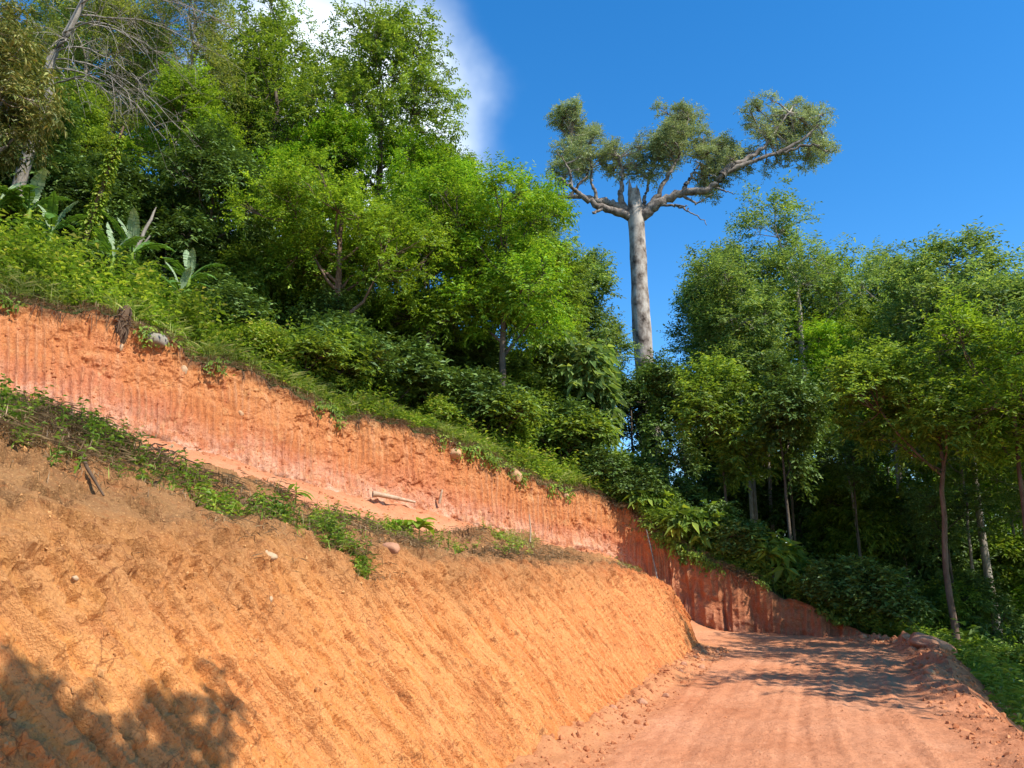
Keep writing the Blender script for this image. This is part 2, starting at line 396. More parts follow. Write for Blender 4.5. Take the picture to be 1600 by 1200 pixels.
M['root'] = mat_plain('root_brown', (0.07, 0.045, 0.028), (0.16, 0.10, 0.06))
M['bark_dark'] = mat_bark('bark_dark', (0.045, 0.034, 0.025), (0.085, 0.065, 0.048), (0.14, 0.115, 0.09))
M['bark_pale'] = mat_bark('bark_pale', (0.16, 0.125, 0.095), (0.28, 0.235, 0.19), (0.42, 0.37, 0.31))
M['bark_brown'] = mat_bark('bark_brown', (0.075, 0.045, 0.03), (0.13, 0.08, 0.055), (0.22, 0.15, 0.11))
M['bark_giant'] = mat_bark('bark_giant', (0.05, 0.036, 0.028), (0.24, 0.19, 0.15), (0.46, 0.40, 0.33), scale=2.4, stretch=0.6)
M['bark_limb'] = mat_bark('bark_limb', (0.06, 0.045, 0.036), (0.15, 0.118, 0.095), (0.31, 0.26, 0.215), scale=4.0, stretch=1.0)
M['bark_bare'] = mat_bark('bark_bare', (0.15, 0.125, 0.095), (0.24, 0.205, 0.165), (0.36, 0.31, 0.255), scale=9)
M['stone_grey'] = mat_stone('stone_grey', (0.17, 0.145, 0.105), (0.37, 0.33, 0.265))
M['stone_tan'] = mat_stone('stone_tan', (0.36, 0.19, 0.09), (0.54, 0.33, 0.18))
M['stone_red'] = mat_stone('stone_red', (0.34, 0.15, 0.08), (0.50, 0.26, 0.15))
M['stone_pale'] = mat_stone('stone_pale', (0.38, 0.23, 0.12), (0.58, 0.41, 0.25), scale=14)
M['clod'] = mat_plain('clod_earth', (0.36, 0.125, 0.05), (0.54, 0.23, 0.10))
M['clod_brown'] = mat_plain('clod_brown', (0.30, 0.125, 0.045), (0.56, 0.29, 0.11))
M['wood_pale'] = mat_bark('wood_pale', (0.24, 0.15, 0.085), (0.40, 0.27, 0.17), (0.52, 0.38, 0.26), scale=8, stretch=1)

# ------------------------------------------------------------------ the land
def hill(x, y):
    ye = y + (np.where(y > 34, 34 + 14*np.tanh((y - 34)/14), y) - y)*sstep(-8, 6, x)
    p = 3.81 - 0.449*(x - 3.33) + 0.256*(ye - 25.2)
    p = np.where(p > 14, 14 + 24*(1 - np.exp(-(p - 14)/24)), p)
    p = np.where(p < -2.5, -2.5 - 9*(1 - np.exp((p + 2.5)/9)), p)
    return p + 0.25*vnoise(x*0.22, y*0.22, 3.3)

# the switchback road: inner edge, outer edge; the outer edge turns into the foot of the upper cut
ST_I = [(-7, -11.5, 0), (-4.5, -5, 0), (-2.57, 0, 0), (-0.9, 4.4, 0), (0.55, 8.2, 0), (1.7, 11.2, 0), (2.75, 14, 0), (3.74, 16.6, 0), (4.1, 17.7, 0),
        (4.05, 18.4, 0.05), (3.7, 18.9, 0.12), (3.1, 19.1, 0.25), (2.3, 18.9, 0.5), (1.4, 18.2, 0.8), (0, 16.2, 1.3), (-1.2, 14, 1.75), (-2.4, 12.2, 2.05),
        (-3.4, 10.8, 2.3), (-4.6, 9, 2.75), (-5.8, 7.4, 3.2), (-8.5, 5, 4.2), (-14, 0.5, 6), (-22, -6, 8.5)]
ST_Q = [(-3, -13, 0), (0, -6.5, 0), (2.1, -1.3, 0), (3.6, 3.3, 0), (5.0, 7.9, 0), (6.3, 11.4, 0), (7.9, 14.8, 0), (9.2, 17.8, 0), (9.3, 19.7, 0),
        (8.6, 20.8, 0), (7.05, 21.7, 0.06), (5.45, 22.5, 0.22), (4.3, 23.4, 1.1), (3.1, 24.2, 2.16), (1.2, 23.0, 2.5), (-1.0, 21.4, 2.95), (-3.22, 19.5, 3.31),
        (-5.75, 17.2, 3.89), (-7.76, 15.3, 4.35), (-9.6, 14, 4.94), (-12.5, 11.9, 5.8), (-18, 7.5, 7.4), (-26, 1, 9.8)]
ST_D = [(9.4, 19.8, 0.08), (8.75, 21.0, 0.25), (7.15, 21.95, 1.25), (5.55, 22.8, 2.1), (4.4, 23.75, 2.78), (3.2, 24.45, 3.75), (1.2, 23.3, 4.25), (-1.1, 21.7, 4.95),
        (-3.38, 19.9, 5.52), (-6.05, 17.6, 6.07), (-8.24, 15.7, 6.72), (-10.2, 14.4, 7.1), (-13, 12.3, 8.2), (-18.5, 8, 10), (-26.5, 1.5, 12.6)]

def sampled(segs):
    """float station indices from (i0, i1, spacing) with spacing in metres along the outer edge"""
    t = []
    for a, b, sp in segs:
        L = np.linalg.norm(np.diff(spline(ST_Q, np.linspace(a, b, 60)), axis=0), axis=1).sum()
        t.append(np.linspace(a, b, max(2, int(L/sp)), endpoint=False))
    t.append([segs[-1][1]]); return np.concatenate(t)

def grid_faces(nv, nu):
    i, j = np.meshgrid(np.arange(nv-1), np.arange(nu-1), indexing='ij')
    a = i*nu + j
    return np.stack([a, a+1, a+nu+1, a+nu], -1).reshape(-1, 4)

def grid_normals(P):
    du = np.gradient(P, axis=1); dv = np.gradient(P, axis=0)
    return norm(np.cross(du, dv))

def arclen(line): return np.concatenate([[0], np.cumsum(np.linalg.norm(np.diff(line, axis=0), axis=1))])

# --- road
def build_road():
    t = sampled([(0, 1.5, 0.4), (1.5, 8.5, 0.045), (8.5, 12.5, 0.08), (12.5, 19.5, 0.12), (19.5, 22, 0.8)])
    I, Q = spline(ST_I, t), spline(ST_Q, t)
    mid = (I + Q)/2; gu = arclen(mid)
    v = np.linspace(-0.02, 1.0, 118)
    P = I[None]*(1 - v[:, None, None]) + Q[None]*v[:, None, None]
    X, Y = P[..., 0], P[..., 1]
    width = np.linalg.norm((Q - I)[:, :2], axis=1)
    GV = v[:, None]*width[None]; GU = np.broadcast_to(gu, GV.shape)
    lower = sstep(13.0, 10.5, t)[None]              # travelled surface
    z = 0.05*fbm(X*0.5, Y*0.5, 1.0, 3)
    for c, a, w, k in ((0.15, 0.030, 0.06, 1), (0.27, -0.045, 0.11, 2), (0.335, 0.030, 0.045, 3), (0.44, 0.028, 0.05, 4), (0.52, -0.035, 0.09, 5),
                       (0.60, 0.034, 0.045, 6), (0.70, -0.03, 0.07, 7), (0.765, 0.04, 0.05, 8), (0.83, -0.03, 0.06, 9), (0.39, 0.02, 0.03, 11), (0.66, 0.022, 0.03, 12), (0.21, 0.02, 0.03, 13)):
        off = c + 0.035*fbm(GU[:1]*0.16 + 7*k, 0.0*GU[:1] + k, 0, 3)
        dd = (v[:, None] - off)*width[None]/w
        z = z + lower*0.42*a*np.exp(-dd*dd*1.8)*(0.55 + 0.7*vnoise(GU*0.5, 0*GU + 3.7*k)*1.0)
    # fine tread lines and small cracks
    for k in range(26):
        c0 = 0.08 + 0.80*((k*0.618) % 1.0); off = c0 + 0.05*fbm(GU[:1]*0.12 + 3.3*k, 0.0*GU[:1] + 9 + k, 0, 3)
        dd = (v[:, None] - off)*width[None]/0.035
        z = z + lower*(0.016 if k % 2 else -0.020)*np.exp(-dd*dd)*np.clip(vnoise(GU*0.35, 0*GU + 1.7*k) + 0.25, 0, 1)*(0.7 + 0.5*np.sign(np.sin(GU*22 + k)))
    for c0, wd, k in ((0.27, 0.30, 1), (0.62, 0.30, 2), (0.43, 0.26, 3), (0.77, 0.26, 4)):
        off = c0 + 0.03*fbm(GU[:1]*0.12 + 5.5*k, 0.0*GU[:1] + k, 0, 3); a = (v[:, None] - off)*width[None]
        lug = sstep(-0.2, 0.3, np.sin(GU*46 + np.abs(a)*30))*sstep(wd*0.5, wd*0.38, np.abs(a))
        z = z + lower*0.016*lug*sstep(0.0, 0.35, fbm(GU*0.5, a*1.5, 60 + k, 3) + 0.08)
    z = z + 0.018*fbm(X*6, Y*6, 0, 4) + 0.008*vnoise(X*20, Y*20)
    # bulldozed clods and a low windrow along the outer rim, spoil at the foot of the bank
    rim = sstep(0.84, 0.95, v[:, None] + 0.05*fbm(X*0.7, Y*0.7, 8, 3))*sstep(9.6, 8.2, t)[None]
    lump = np.abs(fbm(X*2.2, Y*2.2, 2.0, 4))
    z = z + rim*(0.05 + 0.18*fbm(X*1.4, Y*1.4, 2.0, 3) + 0.16*lump + 0.08*fbm(X*5, Y*5, 1, 3))*(0.5 + 0.8*sstep(4.0, 7.0, t)[None])
    z = z + sstep(0.10, 0.0, v[:, None] + 0.04*fbm(X*1.2, Y*1.2, 4, 3))*(0.06 + 0.14*np.abs(fbm(X*3.5, Y*3.5, 5, 4)))
    # loose spoil over the upper bench
    ben = sstep(11.0, 14.0, t)[None]
    z = z + ben*(0.16*fbm(X*1.1, Y*1.1, 6, 4) + 0.10*np.abs(fbm(X*4, Y*4, 7, 4)))
    P[..., 2] += z
    nv, nu = len(v), len(t)
    me = make_mesh('road', P.reshape(-1, 3), [grid_faces(nv, nu)[:, ::-1]], M['road'], dict(gu=GU, gv=GV, gs=np.broadcast_to(v[:, None], GV.shape)), smooth=True)
    o = link('road', me); tag(o, kind='structure')
    return t, P
ROAD_T, ROAD_P = build_road()

# --- lower cut bank: near slope, shoulder, crest and the far side down to the bench
BF = ST_I[:9] + [(4.14, 18.0, -0.05)]
BB = [(-8.2, -11.0, 1.75), (-5.6, -4.6, 1.8), (-3.62, 0.4, 1.8), (-1.86, 4.78, 1.8), (-0.36, 8.56, 1.68), (0.77, 11.55, 1.68), (1.9, 14.3, 1.66), (3.05, 16.45, 1.45), (3.78, 17.5, 0.85), (4.1, 18.0, -0.05)]
BK = [(-10.5, -10, 4.0), (-7.6, -3.9, 3.7), (-5.2, 1.0, 3.15), (-3.4, 5.3, 2.70), (-1.65, 8.9, 2.15), (-0.2, 11.9, 2.16), (1.15, 14.6, 2.0), (2.75, 16.9, 1.62), (3.65, 17.75, 0.95), (4.08, 18.05, -0.05)]
BR = [ST_I[i] for i in (22, 21, 20)] + [tuple((np.array(ST_I[18]) + np.array(ST_I[19]))/2), ST_I[17], ST_I[15], (0.2, 16.5, 1.25), (2.3, 18.9, 0.5), (3.9, 18.4, 0.05), (4.05, 18.15, -0.05)]

def build_bank():
    segs = [(0, 1.6, 0.35), (1.6, 2.4, 0.04), (2.4, 3.7, 0.012), (3.7, 5, 0.018), (5, 8, 0.028), (8, 9, 0.02)]
    t = []
    for a, b, sp in segs:
        L = np.linalg.norm(np.diff(spline(BF, np.linspace(a, b, 40)), axis=0), axis=1).sum()
        t.append(np.linspace(a, b, int(L/sp), endpoint=False))
    t = np.concatenate(t + [[9.0]])
    F, B, K, Rr = [spline(q, t) for q in (BF, BB, BK, BR)]
    F = F + (F - B)*0.06                                 # tuck the foot under the road
    v = np.concatenate([np.linspace(0, 1, 100, endpoint=False), np.linspace(1, 2, 56, endpoint=False), np.linspace(2, 3, 50)])
    P = np.empty((len(v), len(t), 3))
    for k, (a, b) in enumerate(((F, B), (B, K), (K, Rr))):
        s = (v >= k) & ((v < k+1) if k < 2 else (v <= 3)); f = (v[s] - k)[:, None, None]
        P[s] = a[None]*(1-f) + b[None]*f
    for _ in range(10):                                  # round the corners of the section
        P[1:-1] = 0.25*P[:-2] + 0.5*P[1:-1] + 0.25*P[2:]
    gu = arclen(F); GV = np.concatenate([np.zeros((1, len(t))), np.cumsum(np.linalg.norm(np.diff(P, axis=0), axis=2), axis=0)])
    GU = np.broadcast_to(gu, GV.shape)
    N = grid_normals(P)
    if N[40, len(t)//2, 0] < 0: N = -N
    X, Y, Z = P[..., 0], P[..., 1], P[..., 2]
    V = v[:, None]
    face = sstep(1.12, 0.92, V + 0.10*fbm(GU*0.8, GV*0.8, 1, 3))
    # teeth marks of the digger: long shallow scoops with thin standing ridges between them, running a little aslant
    S = GU + 0.55*GV + 0.05*fbm(GU*0.45, GV*0.45, 3, 3)
    def furrows(pitch, sharp, seed):
        ph = S/pitch + 1.6*vnoise(GU[:1]*0.8 + seed, 0*GU[:1] + seed) + 0.15*vnoise(S*0.8 + seed, GV*1.6) ; fr = np.abs((ph % 1.0) - 0.5)*2
        cell = np.floor(ph); amp = 0.35 + 0.65*(_vals[(cell.astype(np.int64)*7 + int(seed)*13) & 255]*0.5 + 0.5)
        return (fr**sharp)*amp
    keep = sstep(-0.15, 0.2, fbm(S*1.3, GV*0.55, 9, 3) + 0.09)
    keep2 = sstep(-0.15, 0.15, fbm(S*1.9, GV*0.6, 19, 4) + 0.10)
    fa, fb, fc = furrows(0.43, 7.0, 2), furrows(0.19, 3.5, 5), furrows(0.071, 2.0, 8)
    RB = face*(keep*fa*1.1 + keep2*fb*0.75 + 0.2*fc)
    d = face*(keep*0.016*fa + keep2*0.015*fb + 0.008*fc*keep2)
    # single strokes of the bucket teeth: a narrow trough with a lip of smeared earth beside it
    gs_ = np.random.default_rng(404); su0, su1 = np.interp([2.2, 7.7], t, gu)
    for k in range(800):
        s0 = su0 + (su1 - su0)*gs_.random(); vc = gs_.uniform(0.15, 2.1); hl = gs_.uniform(0.2, 1.0); far = np.interp(s0, gu, t); sg = gs_.uniform(0.016, 0.034)*(1 + 0.5*sstep(3.6, 5.5, far)); am = gs_.uniform(0.004, 0.017)
        i0, i1 = np.searchsorted(gu, [s0 - 1.6, s0 + 0.4]); sl = slice(i0, i1)
        if i1 - i0 < 3: continue
        x = (S[:, sl] + 0.06*(GV[:, sl] - vc)*gs_.normal() - s0 - 0.55*0.0)/sg
        w = np.exp(-((GV[:, sl] - vc)/hl)**4)*face[:, sl]
        d[:, sl] += w*am*(-np.exp(-x*x) + 0.8*np.exp(-((x - 2.2)/0.9)**2))
        RB[:, sl] = np.maximum(RB[:, sl], w*(0.35 + 0.65*am/0.017)*np.exp(-((x - 2.2)/0.9)**2))
    d = d + face*0.05*fbm(GU*0.35, GV*0.5, 4, 3) + 0.028*fbm(X*1.6, Y*1.6, Z*1.6, 3)
    # crumbled band with hollows and clods near the top of the cut and over the shoulder
    crumb = 0.9*sstep(0.74, 1.05, V + 0.22*fbm(GU*0.6, GV*0.9, 12, 3))*sstep(2.9, 2.2, V)
    d = d + crumb*(0.12*np.abs(fbm(X*2.6, Y*2.6, Z*2.6, 4)) - 0.095*sstep(0.14, 0.40, fbm(X*4.5, Y*4.5, Z*4.5, 4)) + 0.045*sstep(0.2, 0.45, fbm(X*7 + 9, Y*7, Z*7, 3)))
    d = d - 0.012*(1 - crumb)*sstep(0.30, 0.52, fbm(GU*4.2, GV*2.2, 40, 4)) + 0.022*sstep(0.34, 0.5, fbm(X*9 + 5, Y*9, Z*9, 3))
    d = d + 0.010*fbm(X*11, Y*11, Z*11, 3) + 0.010*np.abs(fbm(X*17, Y*17, Z*17, 3))*(0.4 + 0.6*sstep(-0.2, 0.3, fbm(GU*0.9, GV*1.2, 51, 3)))
    d = d + sstep(1.5, 2.4, V)*(0.26*fbm(X*1.1, Y*1.1, 3, 4) + 0.05*fbm(X*4, Y*4, Z*4, 3))
    d = d - face*0.024*sstep(0.22, 0.40, fbm(S*8.5, GV*4.2, 71, 3)) + face*0.014*sstep(0.25, 0.45, fbm(X*13, Y*13, Z*13, 3))
    d = d*np.minimum(1, (9.0 - t)/0.5)[None]
    P2 = P + N*d[..., None]
    gt = np.clip((t - 2.3)/5.7, 0, 1); GT = np.broadcast_to(gt, GV.shape)
    GS = np.clip((V - 0.55)/1.0, 0, 1)*np.ones_like(GV)*(1 - 0.72*sstep(4.5, 7.5, t))[None]
    GR = np.clip((V - 2.0)/1.0, 0, 1)*np.ones_like(GV)
    me = make_mesh('cut_bank', P2.reshape(-1, 3), [grid_faces(len(v), len(t))], M['bank'], dict(gu=GU, gv=GV, gt=GT, gs=GS, gr=GR, rb=RB), smooth=False)
    o = link('lower_cut_bank', me); tag(o, 'ochre earth bank scraped with digger teeth marks beside the dirt road', 'earth bank', kind='structure')
    return t, v, P2, N
BANK_T, BANK_V, BANK_P, BANK_N = build_bank()

# --- upper cut
def build_wall():
    t = sampled([(8, 8.6, 0.06), (8.6, 13, 0.032), (13, 19.6, 0.024), (19.6, 22, 0.4)])
    C, D = spline(ST_Q, t), spline(ST_D, t - 8)
    gu = arclen(C)
    D = D.copy(); D[:, 2] += (0.26*fbm(gu*0.7, 0*gu, 0, 3) + 0.14*fbm(gu*2.6, 0*gu, 2, 3))*sstep(8.3, 10, t)
    C = C.copy(); C[:, 2] -= 0.18
    C = C - norm(np.cross(np.gradient(C, axis=0), np.array([[0, 0, 1.0]])))*0.0
    v = np.linspace(0, 1, 84)
    P = C[None]*(1-v[:, None, None]) + D[None]*v[:, None, None]
    N = grid_normals(P)
    i = np.argmin(np.abs(t - 16))
    if N[40, i, 1] > 0: N = -N
    N = norm(N)
    GU = np.broadcast_to(gu, P.shape[:2]); GV = v[:, None]*np.linalg.norm(D - C, axis=1)[None]
    X, Y, Z = P[..., 0], P[..., 1], P[..., 2]; V = v[:, None]*np.ones_like(GU)
    wob = 0.05*fbm(GU*0.8, GV*0.6, 3, 3)
    S = GU + wob
    fr = np.abs(((S/0.165 + 1.1*vnoise(GU*0.7, 0*GU + 2) + 0.25*vnoise(GU*2.5, GV*1.2, 5)) % 1.0) - 0.5)*2
    rib = fr**2.2
    fr2 = np.abs(((S/0.41) % 1.0) - 0.5)*2
    keep = sstep(-0.12, 0.22, fbm(GU*0.6, GV*1.1, 21, 4) + 0.14*sstep(0.85, 0.35, V) + 0.16)*(0.45 + 0.55*sstep(-0.3, 0.3, vnoise(GU*2.3, GV*0.5, 77)))
    hgt = np.linalg.norm(D - C, axis=1)[None]
    RB = rib*keep*sstep(0.95, 0.75, V)*(0.6 + 0.5*vnoise(GU*1.3, GV*1.5, 4))
    d = 0.062*rib*keep*sstep(0.97, 0.80, V) + 0.022*fr2**2*keep
    d = d + 0.09*fbm(GU*0.33, GV*0.45, 5, 3) + 0.05*fbm(X*1.8, Y*1.8, Z*1.8, 4)
    crumb = np.clip(1 - keep + sstep(0.62, 0.92, V + 0.3*fbm(GU*0.7, GV, 23, 3)), 0, 1)
    d = d + crumb*(0.12*np.abs(fbm(X*2.4, Y*2.4, Z*2.4, 4)) - 0.04 - 0.05*sstep(0.15, 0.4, fbm(X*3.6, Y*3.6, Z*3.6, 3)) + 0.035*sstep(0.15, 0.4, fbm(X*6 + 3, Y*6, Z*6, 3)))
    d = d + 0.35*sstep(0.30, 0.0, V)*np.abs(fbm(GU*0.9, GV*1.5, 25, 4))*sstep(12.5, 13.5, t)[None]      # slumped toe
    d = d + 0.012*fbm(X*9, Y*9, Z*9, 3)
    d = d + 0.10*sstep(0.93, 1.0, V)*fbm(GU*1.6, GV, 30, 3)
    # buttresses and gullies on the far, right-hand end
    fe = sstep(13, 11.6, t)[None]
    d = d + fe*(0.34*np.abs(fbm(GU*1.5, GV*0.45, 31, 3)) + 0.10*fbm(X*2.5, Y*2.5, Z*2.5, 3))
    d = d*np.minimum(1, hgt/0.8)
    P2 = P + N*d[..., None]
    gt = np.clip((t - 8)/14.0, 0, 1)
    me = make_mesh('upper_cut', P2.reshape(-1, 3), [grid_faces(len(v), len(t))[:, ::-1]], M['wall'], dict(gu=GU, gv=GV, gs=V, gt=np.broadcast_to(gt, V.shape), rb=RB), smooth=False)
    o = link('upper_cut_bank', me); tag(o, 'steep orange earth wall combed with upright digger marks above the bench', 'earth bank', kind='structure')
    return t, P2, N
WALL_T, WALL_P, WALL_N = build_wall()

# --- the hillside and the falling ground to the right, one sheet out to the horizon
FAN_S = [0, 2, 4, 5, 6, 7, 8, 9, 10, 11, 12, 13, 14, 16, 19, 22]
FAN_A = [-40, -25, -22, -20, -14, 2, 24, 45, 58, 68, 86, 106, 120, 127, 129, 131]
def build_hillside():
    iw = np.arange(0, len(WALL_T), 5); ir = np.where(ROAD_T <= 8.0)[0][::5]
    t = np.concatenate([ROAD_T[ir], WALL_T[iw][1:]])
    O = np.concatenate([ROAD_P[-1][ir], WALL_P[-1][iw][1:]])
    a = np.radians(np.interp(t, FAN_S, FAN_A)); dirs = np.stack([np.cos(a), np.sin(a)], 1)
    r = np.concatenate([[0, 0.12, 0.25], np.arange(0.5, 12, 0.4), 12*1.12**np.arange(1, 44)])
    P = np.empty((len(r), len(t), 3))
    P[..., :2] = O[None, :, :2] + r[:, None, None]*dirs[None]
    h = hill(P[..., 0], P[..., 1])
    h0 = hill(O[:, 0], O[:, 1])
    fall = np.where(t < 8.3, 1.3, 2.2)[None]
    P[..., 2] = h + (O[:, 2] - h0)[None]*np.exp(-(r[:, None]/fall)**1.3)
    P[..., 2] += 0.12*sstep(0.2, 1.0, r)[:, None]*fbm(P[..., 0]*0.9, P[..., 1]*0.9, 2, 4)
    P[..., 2] += (sstep(8.6, 8.0, t)[None]*sstep(3.0, 0.3, r)[:, None])*(0.16*np.abs(fbm(P[..., 0]*2.2, P[..., 1]*2.2, 5, 4)))*sstep(0.0, 0.3, r)[:, None]
    spill = sstep(8.7, 8.1, t)[None]*sstep(2.6, 0.2, r)[:, None]
    me = make_mesh('hillside', P.reshape(-1, 3), [grid_faces(len(r), len(t))[:, ::-1]], M['floor'], dict(spill=spill), smooth=True)
    o = link('hillside', me); tag(o, kind='structure')
    return t, r, P
HILL_T, HILL_R, HILL_P = build_hillside()

def on_grid(P, tt, rr, t, r):
    """points on a lofted grid at float station t and row parameter r, with the grid's monotone axes tt, rr"""
    i = np.interp(t, tt, np.arange(len(tt))); j = np.interp(r, rr, np.arange(len(rr)))
    i0 = np.clip(np.floor(i).astype(int), 0, len(tt)-2); j0 = np.clip(np.floor(j).astype(int), 0, len(rr)-2)
    fi = (i - i0)[:, None]; fj = (j - j0)[:, None]
    return (P[j0, i0]*(1-fi) + P[j0, i0+1]*fi)*(1-fj) + (P[j0+1, i0]*(1-fi) + P[j0+1, i0+1]*fi)*fj

# ------------------------------------------------------------------ trees
def kmeans(P, k, g, it=5):
    k = max(1, min(k, len(P))); c = P[g.choice(len(P), k, replace=False)]
    for _ in range(it):
        a = np.argmin(((P[:, None] - c[None])**2).sum(-1), 1)
        for j in range(k):
            m = a == j
            if m.any(): c[j] = P[m].mean(0)
    return c, a

def rand_dirs(g, n): return norm(g.normal(size=(n, 3)))

SPECIES = {  # leaf length, width, twigs per tip, leaves per twig, twig length, droop, material, bark
    'broad':   dict(L=0.155, W=0.068, tw=6, lf=10, tl=0.62, dr=0.22, up=0.25, mat='leaf_mid', bark='bark_dark'),
    'bright':  dict(L=0.15, W=0.062, tw=6, lf=11, tl=0.66, dr=0.25, up=0.30, mat='leaf_bright', bark='bark_dark'),
    'olive':   dict(L=0.12, W=0.060, tw=7, lf=11, tl=0.60, dr=0.15, up=0.10, mat='leaf_olive', bark='bark_brown'),
    'blue':    dict(L=0.19, W=0.072, tw=6, lf=10, tl=0.85, dr=0.22, up=0.40, mat='leaf_blue', bark='bark_pale'),
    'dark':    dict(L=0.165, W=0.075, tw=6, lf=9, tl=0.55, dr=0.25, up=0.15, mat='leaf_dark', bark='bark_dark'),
    'feather': dict(L=0.16, W=0.040, tw=5, lf=12, tl=0.80, dr=0.10, up=0.35, mat='leaf_feather', bark='bark_pale'),
    'tan':     dict(L=0.17, W=0.050, tw=5, lf=10, tl=0.50, dr=0.45, up=0.00, mat='leaf_tan', bark='bark_pale'),
    'giant':   dict(L=0.20, W=0.062, tw=6, lf=10, tl=0.62, dr=0.20, up=0.15, mat='leaf_giant', bark='bark_giant'),
    'bigleaf': dict(L=0.42, W=0.19, tw=3, lf=6, tl=0.45, dr=0.45, up=0.05, mat='leaf_dark', bark='bark_pale'),
    'yellow':  dict(L=0.15, W=0.060, tw=6, lf=9, tl=0.55, dr=0.18, up=0.2, mat='leaf_olive', bark='bark_brown'),
    'sprig':   dict(L=0.12, W=0.06, tw=4, lf=6, tl=0.20, dr=0.2, up=0.1, mat='leaf_mid', bark='bark_dark'),
    'shrub':   dict(L=0.13, W=0.065, tw=5, lf=8, tl=0.38, dr=0.20, up=0.25, mat='leaf_mid', bark='bark_dark'),
}

def sprays(acc, tips, dirs, sp, g, dens=1.0, twigs=None):
    """leafy twigs at the branch tips"""
    tw = sp['tw']; n = len(tips)
    T = np.repeat(tips, tw, 0); D0 = np.repeat(dirs, tw, 0)
    td = norm(D0*0.75 + rand_dirs(g, n*tw)*0.85 + np.array([0, 0, sp['up']]))
    tl = sp['tl']*g.uniform(0.6, 1.25, n*tw)
    if twigs is not None:
        pr_w = g.random(n*tw) < 0.6
        a, b = T[pr_w], (T + td*tl[:, None])[pr_w]
        s = norm(np.cross(b - a, [0.3, 0.2, 1.0]))*0.006; u = norm(np.cross(b - a, s))*0.006
        V = np.stack([a+s, a-s*0.5+u, a-s*0.5-u, b], 1).reshape(-1, 3); i = np.arange(len(a))*4
        twigs.add(V, tris=np.vstack([np.stack([i, i+1, i+3], 1), np.stack([i+1, i+2, i+3], 1), np.stack([i+2, i, i+3], 1)]))
    lf = max(2, int(sp['lf']*dens)); m = n*tw*lf
    f = np.tile(np.linspace(0.18, 1.0, lf), n*tw)[:, None]
    base = np.repeat(T, lf, 0) + np.repeat(td*tl[:, None], lf, 0)*f
    tdd = np.repeat(td, lf, 0)
    base[:, 2] -= (f[:, 0]**2)*0.12*np.repeat(tl, lf)
    side = norm(np.cross(tdd, np.array([0, 0, 1.0])) + 1e-3)*np.where(np.arange(m) % 2 == 0, 1, -1)[:, None]
    ax = norm(tdd*0.55 + side*0.9 + rand_dirs(g, m)*0.55 + np.array([0, 0, -sp['dr']]))
    nr = norm(np.array([0, 0, 1.0]) + rand_dirs(g, m)*0.75 + np.repeat(D0, lf, 0)*0.25)
    s = g.uniform(0.65, 1.25, m)
    acc.leaves(base, ax, nr, sp['L']*s, sp['W']*s*g.uniform(0.8, 1.2, m), fold=0.16, droop=sp['dr']*0.6)

def lobes(g, rx, ry, z0, z1, n, spread=1.0, flat=0.8):
    """uneven lobes that together fill a crown between heights z0 and z1"""
    out = []; zc, rz = (z0+z1)/2, (z1-z0)/2
    for i in range(n):
        d = rand_dirs(g, 1)[0]*g.uniform(0.45, 0.82)*spread
        k = g.uniform(0.30, 0.50)
        out.append((d[0]*rx, d[1]*ry, zc + d[2]*rz, rx*k, ry*k, rz*k*flat + 0.15*rz))
    out.append((0, 0, zc, rx*0.5, ry*0.5, rz*0.62))
    return out

def sample_env(g, envs, n):
    w = np.array([(e[3]*e[4]*e[5])**(0.62) for e in envs]); w /= w.sum()
    k = g.choice(len(envs), n, p=w); E = np.array(envs)[k]
    d = rand_dirs(g, n); d[:, 2] = np.where(d[:, 2] < -0.35, -d[:, 2]*0.7, d[:, 2]); d = norm(d)
    r = g.uniform(0.25, 1.0, n)**0.5
    r = r*(1 + 0.22*vnoise(d[:, 0]*2.1 + k*3.7, d[:, 1]*2.1, d[:, 2]*2.1 + 4))
    P = E[:, :3] + d*E[:, 3:]*r[:, None]
    return P, norm(d*0.7 + norm(P - np.array([0, 0, np.mean(E[:, 2])]))*0.5)

def curve(a, b, g, bend=0.12, n=6, sag=0.0):
    t = np.linspace(0, 1, n)[:, None]; L = np.linalg.norm(b - a)
    off = rand_dirs(g, 1)[0]*bend*L
    p = a*(1-t) + b*t + off*np.sin(t*math.pi) + rand_dirs(g, n)*L*0.02*np.sin(t*math.pi)
    p[:, 2] += sag*L*np.sin(t[:, 0]*math.pi)
    return p

